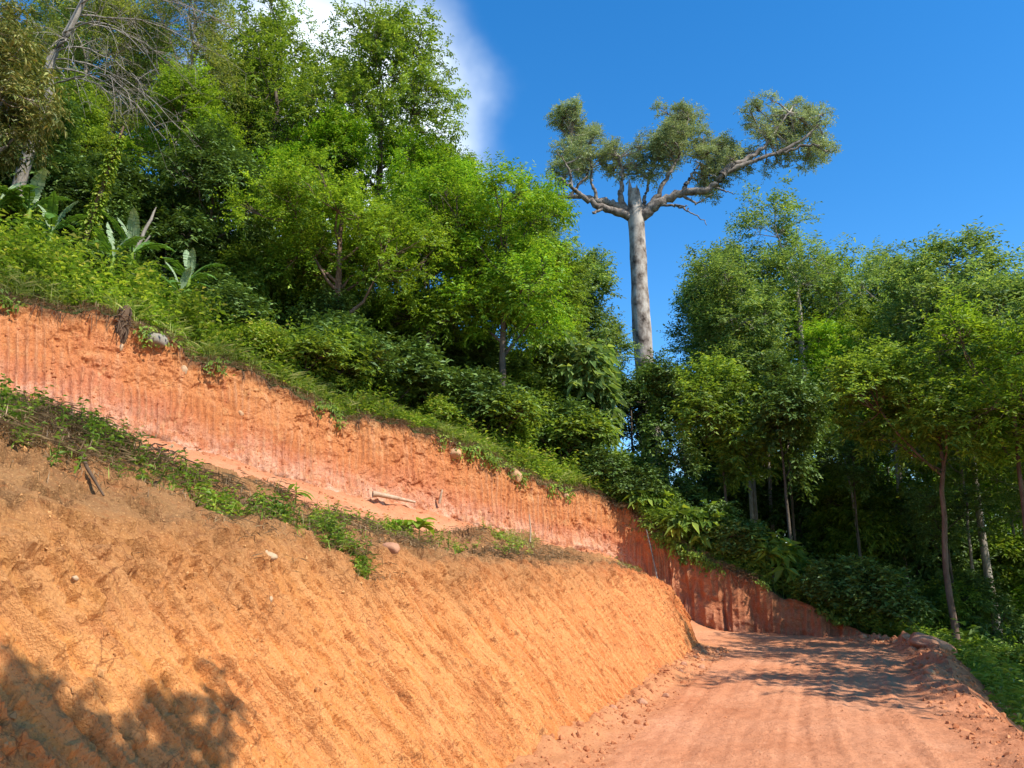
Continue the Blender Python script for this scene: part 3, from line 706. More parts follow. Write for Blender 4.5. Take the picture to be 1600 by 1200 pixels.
def tree_meshes(name, sp, envs, top, r0, ntips, seed, lean=(0, 0), bark=None, mat=None, dens=1.0, crook=0.015, kside=8, stem_from=0.0):
    """trunk-with-limbs mesh and crown mesh of one tree, base at the origin"""
    g = np.random.default_rng(seed); sp = SPECIES[sp]
    tips, dirs = sample_env(g, envs, ntips)
    trunk = Acc(); leaf = Acc()
    n = 12; t = np.linspace(0, 1, n)
    tp = np.stack([lean[0]*t + np.cumsum(g.normal(0, crook*top/3, n))*t, lean[1]*t + np.cumsum(g.normal(0, crook*top/3, n))*t, t*top], 1)
    tp[0] = (0, 0, -0.6)
    rad = r0*(1 - 0.62*t); rad[0] *= 1.35; rad[1] *= 1.06
    trunk.tube(tp, rad, kside)
    k1 = max(4, ntips//48); L1, _ = kmeans(tips.copy(), k1, g); L2, a2 = kmeans(tips.copy(), max(6, ntips//8), g, 4)
    def trunk_at(z):
        z = np.clip(z, 0.25*top, top); return np.array([np.interp(z, tp[:, 2], tp[:, i]) for i in range(3)]), np.interp(z, tp[:, 2], rad)
    nodes = []
    for q in L1:
        ax = np.array([np.interp(min(q[2], top), tp[:, 2], tp[:, 0]), np.interp(min(q[2], top), tp[:, 2], tp[:, 1])])
        hd = np.linalg.norm(q[:2] - ax)
        a, ra = trunk_at(q[2] - hd*g.uniform(0.6, 1.1) - 0.3)
        e = a + (q - a)*0.72
        c = curve(a, e, g, 0.10, 7, -0.06)
        trunk.tube(c, np.linspace(min(ra*0.62, 0.05 + 0.035*np.linalg.norm(e-a)), 0.028, 7), 5)
        nodes.append(c)
    allp = np.concatenate([c[2:] for c in nodes])
    for j, q in enumerate(L2):
        i = np.argmin(((allp - q)**2).sum(1) + 0.0)
        a = allp[i]; e = a + (q - a)*0.85
        c = curve(a, e, g, 0.12, 5, -0.05)
        trunk.tube(c, np.linspace(0.026, 0.012, 5), 4, cap=False)
        m = np.where(a2 == j)[0]
        for w in m:
            s = c[3 if w % 2 else 4]; b = tips[w]
            trunk.tube(np.stack([s, (s+b)/2 + rand_dirs(g, 1)[0]*0.06, b]), np.array([0.012, 0.009, 0.005]), 3, cap=False)
    sprays(leaf, tips, dirs, sp, g, dens)
    return trunk.mesh(name + '_trunk', M[bark or sp['bark']], smooth=True), leaf.mesh(name + '_crown', M[mat or sp['mat']])

def plant_tree(name, loc, meshes, label, cat='tree', group=None, rz=0.0, sc=(1, 1, 1)):
    o = empty(name, loc, rz); o.scale = sc
    tag(o, label, cat, group)
    link('trunk', meshes[0], o); link('crown', meshes[1], o)
    return o

def tree(name, x, y, ztop, zbot, rx, sp, seed, label, r0=0.16, ntips=None, nl=8, group=None, ry=None, lean=(0, 0), spread=1.0, base=None, **kw):
    g = np.random.default_rng(seed + 900)
    z = float(hill(x, y)) - 0.1 if base is None else base
    bx = x - lean[0]; by = y - lean[1]
    ry = ry or rx*0.95
    ev = lobes(g, rx, ry, zbot - z, ztop - z, nl, spread)
    ev = [(e[0] + lean[0], e[1] + lean[1], *e[2:]) for e in ev]
    if ntips is None: ntips = int(25*(rx*(ztop-zbot)/2*4)**0.85)
    ntips = int(np.clip(ntips, 60, 620))
    me = tree_meshes(name, sp, ev, (zbot - z) + (ztop - zbot)*0.62, r0, ntips, seed, lean=lean, **kw)
    return plant_tree(name, (bx, by, z), me, label, group=group)

LG = 'trees of the wood above the upper cut'
RG = 'trees of the wood beyond the road bend'
tree('leafy_tree', -5.6, 23.4, 15.0, 9.7, 3.5, 'olive', 101, 'broad olive-green tree with layered twigs in front, above the middle of the upper cut', r0=0.17, group=LG, nl=11)
tree('leafy_tree', -0.3, 25.2, 16.3, 8.0, 2.75, 'bright', 102, 'brightest green tree of the wood, left of the giant bare trunk', r0=0.15, group=LG, nl=13)
tree('leafy_tree', -2.9, 25.8, 15.3, 9.0, 2.1, 'bright', 103, 'narrow yellow-green tree between the olive tree and the brightest green one', r0=0.12, group=LG, nl=9, mat='leaf_olive')
tree('leafy_tree', -5.9, 30, 25.2, 16.5, 3.6, 'broad', 104, 'tall tree with loose sprays reaching out against the white cloud', r0=0.2, group=LG, nl=14, spread=1.12)
tree('leafy_tree', -10.5, 30, 27.6, 15.0, 3.4, 'broad', 105, 'tall deep green tree at the top edge, left of the cloud', r0=0.2, group=LG, nl=14)
tree('leafy_tree', -13.8, 28, 27.8, 18.5, 3.0, 'feather', 106, 'thin feathery tree with blue sky showing through, top left', r0=0.14, group=LG, nl=10, dens=0.7)
tree('leafy_tree', -10.3, 24, 17.0, 11.6, 2.0, 'dark', 107, 'dark shaded tree behind the pale tattered banana leaves', r0=0.12, group=LG, nl=9)
tree('leafy_tree', -13.3, 17.5, 15.6, 11.0, 2.1, 'tan', 108, 'tree with drooping olive-brown leaves at the left edge', r0=0.16, group=LG, nl=9)
tree('leafy_tree', -17, 27, 26.5, 16.0, 3.0, 'feather', 109, 'feathery olive tree behind the bare branches in the upper left corner', r0=0.16, group=LG, nl=11)
tree('leafy_tree', 1.75, 30, 16.4, 8.4, 1.65, 'bright', 110, 'green tree with drooping outer boughs next to the sky gap by the giant trunk', r0=0.11, group=LG, nl=9, mat='leaf_mid')
tree('leafy_tree', 3.6, 34, 15.5, 9.0, 1.5, 'blue', 111, 'bluish dark tree just left of the giant pale trunk', r0=0.1, group=LG, nl=8)
tree('leafy_tree', -4.7, 36, 24.5, 14.0, 3.2, 'broad', 112, 'tree glimpsed behind the spray-tipped tall tree', r0=0.16, group=LG)
tree('leafy_tree', -10.6, 38, 30.5, 15.0, 3.6, 'broad', 113, 'tree glimpsed behind the deep green one at the top edge', r0=0.18, group=LG)
tree('leafy_tree', -20.5, 36, 33, 17.0, 4.1, 'broad', 114, 'tree rising behind the feathery trees at the top edge', r0=0.2, group=LG)
tree('leafy_tree', -23, 31, 30, 16.0, 4.0, 'dark', 115, 'dark tree filling the left edge behind the olive-brown leaves', r0=0.2, group=LG)
tree('leafy_tree', 1.1, 37, 21.3, 10.0, 2.3, 'broad', 116, 'green tree behind the brightest green one, topping out beside the cloud', r0=0.14, group=LG)
tree('leafy_tree', -15.5, 22.5, 17.5, 11.0, 2.4, 'dark', 117, 'dark tree behind the bare branches and the vine-covered stem', r0=0.14, group=LG)
tree('leafy_tree', -7.4, 27.5, 14.5, 9.6, 2.4, 'dark', 118, 'shaded low tree under the broad olive-green one', r0=0.13, group=LG)
# understory along the edge of the wood
UG = 'low trees at the edge of the wood'
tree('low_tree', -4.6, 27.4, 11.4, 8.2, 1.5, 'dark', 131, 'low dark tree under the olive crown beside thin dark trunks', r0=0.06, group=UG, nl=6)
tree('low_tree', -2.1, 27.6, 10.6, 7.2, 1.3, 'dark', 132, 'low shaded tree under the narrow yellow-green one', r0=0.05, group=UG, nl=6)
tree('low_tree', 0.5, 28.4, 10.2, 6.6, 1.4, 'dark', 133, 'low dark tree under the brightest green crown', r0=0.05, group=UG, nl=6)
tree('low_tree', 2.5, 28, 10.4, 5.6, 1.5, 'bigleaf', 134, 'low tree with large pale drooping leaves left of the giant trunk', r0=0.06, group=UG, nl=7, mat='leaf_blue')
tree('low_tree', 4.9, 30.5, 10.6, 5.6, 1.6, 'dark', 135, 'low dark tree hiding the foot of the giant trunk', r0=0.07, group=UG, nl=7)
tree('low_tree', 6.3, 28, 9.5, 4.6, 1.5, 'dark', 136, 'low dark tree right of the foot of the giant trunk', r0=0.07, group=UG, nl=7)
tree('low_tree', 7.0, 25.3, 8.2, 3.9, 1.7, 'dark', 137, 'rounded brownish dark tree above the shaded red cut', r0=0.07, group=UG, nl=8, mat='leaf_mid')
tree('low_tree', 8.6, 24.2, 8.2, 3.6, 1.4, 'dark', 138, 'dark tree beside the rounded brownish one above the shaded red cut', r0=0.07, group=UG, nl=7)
# right-hand wood
tree('tall_tree', 13.2, 34, 18.8, 9.0, 4.2, 'blue', 151, 'tall spreading tree with pale trunk right of the giant tree', r0=0.27, group=RG, nl=15, bark='bark_pale', ntips=520)
tree('tall_tree', 10.1, 37, 17.7, 10.5, 2.2, 'blue', 152, 'bluish feathery tree in the gap between giant trunk and spreading tree', r0=0.12, group=RG, nl=9)
tree('tall_tree', 19.2, 38, 18.2, 9.0, 3.1, 'blue', 153, 'tree whose crown rises behind the right shoulder of the spreading tree', r0=0.15, group=RG, nl=10)
tree('tall_tree', 16.4, 27.2, 13.4, 6.4, 2.9, 'blue', 154, 'flat-topped tree on the skyline midway between spreading tree and right edge', r0=0.16, group=RG, nl=12)
tree('tall_tree', 16.2, 22.6, 11.1, 4.8, 2.3, 'blue', 155, 'tree on the skyline at the right edge of the picture', r0=0.15, group=RG, nl=10)
tree('tall_tree', 12.6, 19.0, 8.3, 3.6, 2.1, 'yellow', 156, 'yellow-green sunlit tree low at the right edge', r0=0.09, group=RG, nl=10, lean=(0.3, 0))
tree('tall_tree', 11.2, 20.6, 8.2, 3.9, 2.1, 'broad', 157, 'sunlit green tree on a crooked brown trunk, right of the pale trunk', r0=0.10, group=RG, nl=9, lean=(-0.15, 0), crook=0.05, bark='bark_brown')
tree('tall_tree', 13.1, 30, 11.3, 5.6, 1.9, 'bright', 158, 'leafy green tree between the pale trunk and the crooked brown trunk', r0=0.1, group=RG, nl=9)

tree('leafy_tree', -14.2, 33, 27.5, 17.0, 3.6, 'bright', 119, 'light green tree showing between the feathery trees and the deep green one', r0=0.16, group=LG, mat='leaf_mid')
tree('leafy_tree', -17.5, 24.5, 21.5, 13.5, 2.8, 'broad', 120, 'green tree filling the corner behind the olive-brown leaves', r0=0.16, group=LG)
tree('leafy_tree', -8.3, 28.2, 20.8, 13.0, 2.6, 'broad', 121, 'green tree filling in between the deep green tree and the olive one', r0=0.15, group=LG, mat='leaf_bright')
tree('leafy_tree', -11.9, 25.8, 19.8, 13.4, 2.2, 'olive', 122, 'olive-green tree above the dark gap behind the vine-covered stem', r0=0.12, group=LG)
tree('leafy_tree', -3.6, 29.5, 19.8, 13.0, 2.3, 'bright', 123, 'light green tree under the spray-tipped tall tree', r0=0.14, group=LG)

tree('tall_tree', 18.6, 31.0, 13.2, 5.4, 2.6, 'olive', 159, 'leafy yellow-green tree standing behind the two sunlit trees at the right', r0=0.12, group=RG, nl=11)
tree('tall_tree', 17.6, 31.5, 14.0, 6.0, 2.6, 'bright', 160, 'mid-height green tree below the flat-topped skyline tree', r0=0.12, group=RG, nl=11, mat='leaf_mid')
tree('tall_tree', 9.9, 31.5, 12.6, 6.4, 2.0, 'blue', 161, 'bluish mid-height tree left of the pale trunk, under the spreading crown', r0=0.1, group=RG, nl=10)
tree('tall_tree', 16.2, 36, 17.4, 8.0, 3.0, 'broad', 162, 'green tree seen through the gap right of the pale trunk', r0=0.12, group=RG, nl=10)
tree('tall_tree', 20.8, 28.8, 12.0, 4.0, 2.5, 'broad', 163, 'leafy tree at the right edge under the skyline tree', r0=0.12, group=RG, nl=10)
# the giant tree: bare pale bole, crooked limbs, clumps of fine foliage
def giant_tree():
    bx, by = 8.8, 48.0; bz = float(hill(bx, by)) - 0.3
    k = 48.0/1200
    root = empty('giant_tree', (bx, by, bz))
    tag(root, 'giant tree with bare pale bole, crooked limbs and high clumped crown', 'tree')
    g = np.random.default_rng(77)
    H0 = 27.3 - bz
    n = 22; t = np.linspace(0, 1, n)
    pts = np.stack([-0.45*t + 0.05*np.sin(t*9), 0*t, t*H0], 1); pts[0, 2] = -0.5
    bole = Acc(); rad = 0.72 - 0.20*t; rad[:3] *= [1.5, 1.25, 1.1]; rad[-3:] *= [1.06, 1.0, 0.75]
    bole.tube(pts, rad*(1 + 0.03*g.normal(size=n)), 16)
    # broken stub at the head of the bole
    for q in ((-0.30, 0.1, 0.9), (0.22, -0.1, 0.35)):
        a = pts[-1] + np.array([q[0]*0.8, q[1], -0.3]); bole.tube(np.stack([a, a + [0, 0, q[2]*0.6], a + [q[0]*0.1, 0, q[2]+0.3]]), [0.2, 0.14, 0.03], 6)
    link('trunk', bole.mesh('giant_bole', M['bark_giant'], smooth=True), root)
    def W(px, py, dy=0.0):      # local metres from a sketch grid, 25 units to the metre
        return np.array([(px - 1000)*0.0435, dy, 27.65 - bz - (py - 290)*0.0443])
    limbs = [  # points (sketch), depth at end, radii
        ([(985, 345), (962, 338), (940, 336), (918, 330), (900, 318), (888, 312), (872, 300)], -2.0, 0.34, 0.12),
        ([(985, 335), (962, 322), (945, 314), (928, 308), (905, 301), (880, 299), (860, 296)], 1.0, 0.34, 0.16),
        ([(975, 330), (968, 312), (970, 290), (972, 268), (966, 250)], -0.5, 0.26, 0.12),
        ([(928, 312), (930, 298), (922, 284), (926, 262), (915, 245)], -1.2, 0.15, 0.06),
        ([(892, 312), (885, 292), (873, 278), (862, 268)], -2.4, 0.13, 0.03),
        ([(888, 300), (905, 280), (920, 258), (905, 235), (895, 200)], -0.4, 0.13, 0.05),
        ([(1008, 340), (1022, 328), (1045, 318), (1070, 310), (1095, 311), (1112, 303), (1125, 288), (1150, 278), (1180, 268), (1215, 258), (1240, 254), (1262, 254)], -2.5, 0.42, 0.10),
        ([(1120, 292), (1135, 275), (1160, 262), (1185, 245), (1205, 225), (1225, 195), (1240, 175)], 1.5, 0.26, 0.06),
        ([(1200, 262), (1225, 252), (1245, 240), (1262, 225), (1275, 205)], -1.0, 0.16, 0.05),
        ([(1010, 330), (1025, 308), (1038, 288), (1050, 268), (1062, 245), (1070, 215), (1075, 190)], -1.5, 0.26, 0.06),
        ([(1005, 320), (1012, 295), (1020, 270), (1030, 245), (1045, 215)], 1.8, 0.2, 0.05),
        ([(1062, 312), (1070, 295), (1080, 280), (1092, 262), (1105, 240)], 0.8, 0.2, 0.06),
        ([(1010, 338), (1030, 330), (1048, 335), (1060, 342), (1068, 352), (1078, 365), (1090, 380)], -2.2, 0.17, 0.03),
        ([(1060, 318), (1072, 324), (1082, 332), (1094, 328), (1108, 318)], -1.6, 0.13, 0.03),
        ([(1108, 308), (1125, 316), (1138, 324)], -1.0, 0.1, 0.03),
        ([(940, 338), (928, 344), (922, 350)], -1.0, 0.14, 0.08),
        ([(1048, 334), (1058, 344), (1062, 352)], -2.4, 0.08, 0.02),
    ]
    ends = []
    for pl, dy, ra, rb in limbs:
        if 1000 < pl[0][0] < 1012: pl = [(990, pl[0][1] + 10)] + pl
        p = np.array([W(x, y, dy*i/(len(pl)-1)) for i, (x, y) in enumerate(pl)])
        if ends and not 970 < pl[0][0] < 1012:      # a side limb starts on the limb it grows from
            full = np.concatenate(whole); j = np.argmin((full[:, 0] - p[0, 0])**2 + (full[:, 2] - p[0, 2])**2)
            p[:, 1] = full[j, 1] + np.linspace(0, dy*0.5, len(p)); p[0] = full[j]
        elif not ends: whole = []
        u = np.linspace(0, len(p)-1, len(p)*4); c = spline(p, u) + g.normal(0, 0.06, (len(u), 3))*np.minimum(1, u/2)[:, None]
        a = Acc(); a.tube(c, 0.8*(rb + (ra*1.25 - rb)*np.linspace(1, 0, len(u))**1.4)*(1 + 0.05*g.normal(size=len(u))), 8)
        link('limb', a.mesh('giant_limb', M['bark_limb'], smooth=True), root)
        ends.append(c[len(c)//3:]); whole.append(c)
    allp = np.concatenate(ends)
    clumps = [[(890, 178, 26, 26), (905, 215, 36, 38), (930, 235, 38, 34), (888, 265, 26, 30), (875, 170, 14, 14)],
              [(968, 228, 26, 30)],
              [(1050, 200, 40, 36), (1082, 172, 34, 22), (1030, 235, 42, 36), (1010, 255, 24, 26), (1062, 240, 36, 30)],
              [(1112, 245, 34, 36), (1100, 222, 20, 18), (1125, 262, 30, 24), (1150, 240, 26, 22), (1118, 288, 22, 10)],
              [(1180, 235, 26, 22), (1180, 190, 22, 20), (1205, 215, 30, 26), (1235, 158, 40, 34), (1270, 175, 34, 34), (1250, 205, 46, 36), (1285, 225, 24, 26), (1275, 250, 30, 16), (1225, 240, 26, 14)]]
    sp = SPECIES['giant']
    for ci, cl in enumerate(clumps):
        leaf = Acc(); tw = Acc(); ev = []
        for px, py, rx, rz in cl:
            c = W(px, py, g.uniform(-1.6, 1.6)); ev.append((c[0], c[1], c[2], rx*0.0435, rx*0.0435*g.uniform(1.0, 1.5), rz*0.0443))
        area = sum(e[3]*e[5] for e in ev)
        ev2 = []
        for e in ev:
            for _ in range(7):
                d = rand_dirs(g, 1)[0]*g.uniform(0.4, 1.05); q = g.uniform(0.28, 0.58); ev2.append((e[0]+d[0]*e[3], e[1]+d[1]*e[4], e[2]+d[2]*e[5], e[3]*q, e[4]*q, e[5]*q))
        tips, dirs = sample_env(g, ev2, int(46*area*(0.62 if ci == 4 else 1.0)))
        dirs = norm(dirs + np.array([0, 0, 0.4]))
        L2, a2 = kmeans(tips.copy(), max(4, len(tips)//7), g, 4)
        for j, q in enumerate(L2):
            i = np.argmin(((allp - q)**2).sum(1)); c = curve(allp[i], allp[i] + (q - allp[i])*0.9, g, 0.14, 5)
            tw.tube(c, np.linspace(0.065, 0.03, 5), 4, cap=False)
            for w in np.where(a2 == j)[0]:
                tw.tube(np.stack([c[3], (c[3]+tips[w])/2 + rand_dirs(g, 1)[0]*0.1, tips[w]]), [0.028, 0.02, 0.01], 3, cap=False)
        sprays(leaf, tips, dirs, sp, g, 0.9)
        cr = link('crown', leaf.mesh('giant_crown', M['leaf_giant']), root)
        tag(link('branchlets', tw.mesh('giant_branchlets', M['bark_giant']), cr), kind='stuff')
giant_tree()

# slender trunks and their crowns further back, right-hand wood and behind the giant
def back_trees():
    protos = []
    for i, (sp, h, rx) in enumerate((('blue', 13, 2.2), ('bright', 12, 2.0), ('broad', 14, 2.4), ('dark', 11, 2.2))):
        g = np.random.default_rng(400 + i)
        ev = lobes(g, rx, rx, h*(0.42 if i in (1, 2) else 0.55), h, 10)
        protos.append(tree_meshes('slender_tree', sp, ev, h*0.8, 0.10, 190, 410 + i, bark='bark_pale' if i != 3 else 'bark_dark'))
    spots = [(18.5, 24.0, 1, .62), (16.2, 23.0, 0, .55), (20.5, 28.0, 2, .8), (14.6, 29.3, 2, .75), (23.0, 31.0, 0, .95), (22.0, 36.5, 1, 1.0), (26.0, 36.0, 1, 1.0), (17.6, 41, 2, 1.1), (24.8, 41.5, 0, 1.1), (12.2, 37, 1, 1.0), (29.5, 39.5, 2, 1.0), (21.5, 40, 3, 1.0), (9.6, 31, 0, 1.0), (11.2, 33.5, 1, 1.0), (12.6, 28.5, 2, .72), (11.6, 40, 2, 1.05), (15.3, 32.5, 1, .9), (16.6, 37, 0, 1.0), (17.2, 29.5, 1, .85), (15.4, 26.4, 0, .68),
             (18.2, 33.5, 2, .9), (19.6, 29.0, 0, .9), (17.0, 25.2, 2, .72), (22.5, 33.5, 1, 1.0), (24.5, 37, 2, 1.1), (14.2, 43, 0, 1.1), (18.0, 44, 1, 1.1), (22.0, 45, 2, 1.1),
             (7.3, 36, 3, .6), (2.2, 33, 3, .75), (4.6, 40, 3, .7), (3.0, 42, 2, .8), (10.0, 44, 3, .6), (27, 42, 0, 1.1), (34, 60, 0, 1.3), (39, 63, 1, 1.3), (44, 62, 2, 1.3), (37, 70, 2, 1.4), (47, 72, 1, 1.4), (30, 64, 3, 1.3), (52, 68, 0, 1.4), (26, 58, 1, 1.2), (42, 56, 3, 1.3), (22, 62, 0, 1.2), (33, 50, 2, 1.1), (40, 48, 1, 1.2), (56, 76, 2, 1.4), (36, 42.5, 3, 1.1), (29, 47, 1, 1.1), (25, 50, 2, 1.2), (33, 46, 3, 1.1), (31, 52, 0, 1.2), (20, 52, 3, 1.2), (16, 50, 1, 1.1), (36, 54, 1, 1.2), (28, 37.5, 2, 1.0), (23.6, 29.5, 2, .9), (30, 41, 0, 1.0), (26, 33, 3, 1.0), (20.6, 25.8, 1, .8), (13.9, 25.0, 3, .55), (11.6, 26.2, 3, .6), (10.2, 28.2, 3, .66),
             (-0.8, 32.5, 3, .8), (-3.4, 31, 3, .75), (-8.2, 33.5, 3, .95), (-13, 34, 3, 1.0), (-17, 31.5, 3, .9), (-5.5, 42, 2, 1.0), (0, 46, 2, .9)]
    g = np.random.default_rng(9)
    for x, y, k, s in spots:
        o = plant_tree('slender_tree', (x, y, float(hill(x, y)) - 0.1), protos[k],
                       'slender tree deep in the wood, one of the crowded back rows', group='slender trees of the crowded back rows',
                       rz=g.uniform(0, 6.28), sc=(s*g.uniform(.92, 1.1), s*g.uniform(.92, 1.1), s*g.uniform(.95, 1.1)))
back_trees()

# trees on the slope right of the road, outside the picture: their shade lies over the bend, the red cut and the near bank
def shade_trees():
    protos = []
    for i, sp in enumerate(('broad', 'blue')):
        g = np.random.default_rng(500 + i); ev = lobes(g, 2.6, 2.6, 5.2, 10.5, 9)
        protos.append(tree_meshes('roadside_tree', sp, ev, 8.5, 0.12, 95, 510 + i))
    spots = [(14.4, 11.2, 0, 1.65, 40), (18.2, 13.8, 1, 1.8, 100), (19.4, 10.5, 0, 1.6, 300), (22.4, 18.0, 1, 1.6, 10), (12.6, 8.6, 1, 1.45, 222)]
    for x, y, k, s, a in spots:
        plant_tree('roadside_tree', (x, y, float(hill(x, y)) - 0.1), protos[k], 'tree outside the right edge, known by its shade over the bend',
                   group='trees outside the picture that shade the bend', rz=R(a), sc=(s, s, s))
    ev = [(-2.59, -0.26, 6.27, .24, .20, .2), (-2.34, 0.30, 6.11, .22, .2, .2), (-2.34, 0.66, 6.33, .05, .05, .05), (-2.78, -0.28, 6.45, .06, .06, .08), (-2.39, -0.07, 5.95, .26, .2, .2)]
    me = tree_meshes('roadside_tree', 'sprig', ev, 5.6, 0.06, 70, 530, lean=(-1.6, 0.0))
    plant_tree('roadside_tree', (3.9, 1.2, -1.05), me, 'small tree outside the picture, its shadow on the near bank')
shade_trees()

# the tree with bare arching grey branches, upper left
def bare_tree():
    x, y = -14.6, 20.5; z = float(hill(x, y))
    root = empty('bare_tree', (x, y, z)); tag(root, 'leafless tree with pale grey arching branches, upper left', 'tree')
    g = np.random.default_rng(61)
    a = Acc(); pts = np.array([(0, 0, -0.5), (0.15, 0, 2.5), (0.7, -0.2, 4.6), (0.6, -0.3, 5.8), (1.1, -0.4, 7.0), (1.6, -0.5, 8.4), (2.0, -0.4, 10)])
    c = spline(pts, np.linspace(0, 6, 26)); a.tube(c, np.linspace(0.20, 0.05, 26), 8)
    link('trunk', a.mesh('bare_trunk', M['bark_bare'], smooth=True), root)
    for j in range(13):
        s = c[int(10 + 14*j/13)]; ang = R(g.uniform(-75, 30)); L = g.uniform(2.6, 4.6)
        d = np.array([math.cos(ang), math.sin(ang)*0.7, g.uniform(0.0, 0.45)])
        b = Acc(); u = np.linspace(0, 1, 12)[:, None]
        p = s + d*L*u; p[:, 2] -= (u[:, 0]**2)*L*g.uniform(0.35, 0.75); p += np.cumsum(g.normal(0, 0.035, p.shape), 0)
        b.tube(p, np.linspace(0.030, 0.008, 12), 5)
        for q in range(11):
            i = g.integers(3, 11); dd = norm(d + rand_dirs(g, 1)[0]*0.9); l = g.uniform(0.7, 1.7); w = np.linspace(0, 1, 6)[:, None]
            r = p[i] + dd*l*w; r[:, 2] -= (w[:, 0]**2)*l*g.uniform(0.15, 0.6); b.tube(r, np.linspace(0.010, 0.004, 6), 4)
            for q2 in range(4):
                e = r[g.integers(2, 6)]; d3 = norm(dd + rand_dirs(g, 1)[0]*1.0); b.tube(np.stack([e, e + d3*0.25, e + d3*0.5 - [0, 0, .12]]), [0.007, 0.005, 0.003], 3)
        link('branch', b.mesh('bare_branch', M['bark_bare'], smooth=True), root)
bare_tree()

def vine_stem():
    x, y = -11.9, 19.6; z = float(hill(x, y))
    root = empty('vine_covered_stem', (x, y, z)); tag(root, 'leaning stem wrapped in yellow-green vine leaves behind the banana plants', 'vine')
    g = np.random.default_rng(62)
    c = spline(np.array([(0, 0, -0.3), (0.15, 0, 1.5), (0.45, 0, 3.2), (0.75, 0, 4.8)]), np.linspace(0, 3, 16))
    a = Acc(); a.tube(c, np.linspace(0.10, 0.03, 16), 7); link('stem', a.mesh('vine_stem', M['bark_brown'], smooth=True), root)
    n = 1500; i = g.uniform(0, 14, n); base = spline(c, i); d = rand_dirs(g, n); d[:, 2] *= 0.3
    P = base + norm(d)*g.uniform(0.05, 0.30, n)[:, None]*(1.15 - i/18)[:, None]
    b = Acc(); b.leaves(P, norm(d + [0, 0, -0.6] + rand_dirs(g, n)*0.4), norm(d + [0, 0, 0.6]), g.uniform(.08, .16, n), g.uniform(.06, .11, n))
    link('leaves', b.mesh('vine_leaves', M['leaf_weed']), root)
    x, y = -11.7, 21.2; z = float(hill(x, y))
    t = empty('leaning_dead_tree', (x, y, z)); t.scale = (0.8, 0.8, 0.72); tag(t, 'pale leaning dead trunk in the dark gap behind the banana plants', 'dead tree')
    a = Acc(); c = spline(np.array([(0, 0, -0.4), (0.4, 0, 1.2), (0.85, 0, 2.6), (1.15, 0.1, 3.9)]), np.linspace(0, 3, 14)); a.tube(c + g.normal(0, .02, c.shape), np.concatenate([np.linspace(0.11, 0.06, 11), [0.055, 0.04, 0.015]]), 8)
    link('stem', a.mesh('dead_trunk', M['bark_bare'], smooth=True), t)
    b = Acc(); p = c[6]; b.tube(np.stack([p, p + [0.35, -0.05, 0.35], p + [0.55, -0.05, 0.75]]), [0.07, 0.05, 0.03], 6); link('stub', b.mesh('dead_stub', M['bark_bare'], smooth=True), t)
vine_stem()
# ------------------------------------------------------------------ banana plants on the slope above the upper cut
def banana_leaf(L, W, seed, droop=0.5):
    """one arching blade: midrib and torn strips, base at the origin, growing along +X and up"""
    g = np.random.default_rng(seed); a = Acc(); n = 15
    t = np.linspace(0, 1, n)
    c = np.stack([L*(t*0.85 - 0.10*t*t*droop), 0*t, L*(0.75*t - droop*t*t)], 1)
    tg = norm(np.gradient(c, axis=0)); nr = norm(np.cross(tg, np.array([0, 1.0, 0]))); nr = np.where(nr[:, 2:3] < 0, -nr, nr)
    a.tube(c, np.linspace(0.022, 0.006, n), 4)
    w = W*np.sin(np.clip((t - 0.12)/0.88, 0, 1)**0.7*math.pi)**0.6*0.5
    for s in (-1, 1):
        for i in range(2, n-1):
            tear = g.uniform(0.75, 1.0)
            w0, w1 = w[i], w[i+1]*tear
            side = np.array([0, s, 0.0]); dn = g.uniform(0.05, 0.45)
            p0, p1 = c[i], c[i+1] - (c[i+1]-c[i])*(0.12 if g.random() < 0.6 else 0.0)
            e0 = p0 + side*w0 + tg[i]*w0*0.35 - nr[i]*w0*dn; e1 = p1 + side*w1 + tg[i]*w1*0.35 - nr[i]*w1*dn
            m0 = (p0 + e0)/2 + nr[i]*w0*0.12; m1 = (p1 + e1)/2 + nr[i]*w1*0.12
            a.add(np.stack([p0, p1, m1, m0, e1, e0]), quads=[(0, 1, 2, 3), (3, 2, 4, 5)])
    return a

def banana(loc, label, seed, s=1.0, n=6, pale=2, group='banana plants above the upper cut'):
    g = np.random.default_rng(seed); root = empty('banana_plant', loc, g.uniform(0, 6.28)); tag(root, label, 'banana plant', group); root.scale = (s, s, s)
    h = g.uniform(0.7, 1.2); a = Acc(); a.tube(np.array([(0, 0, -0.2), (0.02, 0, h*0.5), (0, 0.02, h)]), [0.10, 0.085, 0.05], 8)
    link('stem', a.mesh('banana_stem', M['leaf_weed'], smooth=True), root)
    for i in range(n):
        p = i < pale
        m = banana_leaf(g.uniform(0.9, 1.4), g.uniform(0.22, 0.32), seed*31 + i, g.uniform(0.2, 0.5) if p else g.uniform(0.4, 0.9)).mesh('banana_leaf', M['leaf_banana_pale' if p else 'leaf_banana'])
        o = link('leaf', m, root, (0, 0, h*0.95)); o.rotation_euler = (0, R(-38 if p else g.uniform(-25, 10)), i*2.4 + g.uniform(-.4, .4))
        if p: o['label'] = 'pale torn leaf standing upright'
def hz(x, y): return float(hill(np.float64(x), np.float64(y)))

def hill_z(x, y):
    """height of the hillside sheet near (x, y)"""
    P = HILL_P[:60].reshape(-1, 3); i = np.argmin((P[:, 0]-x)**2 + (P[:, 1]-y)**2); return float(P[i, 2])

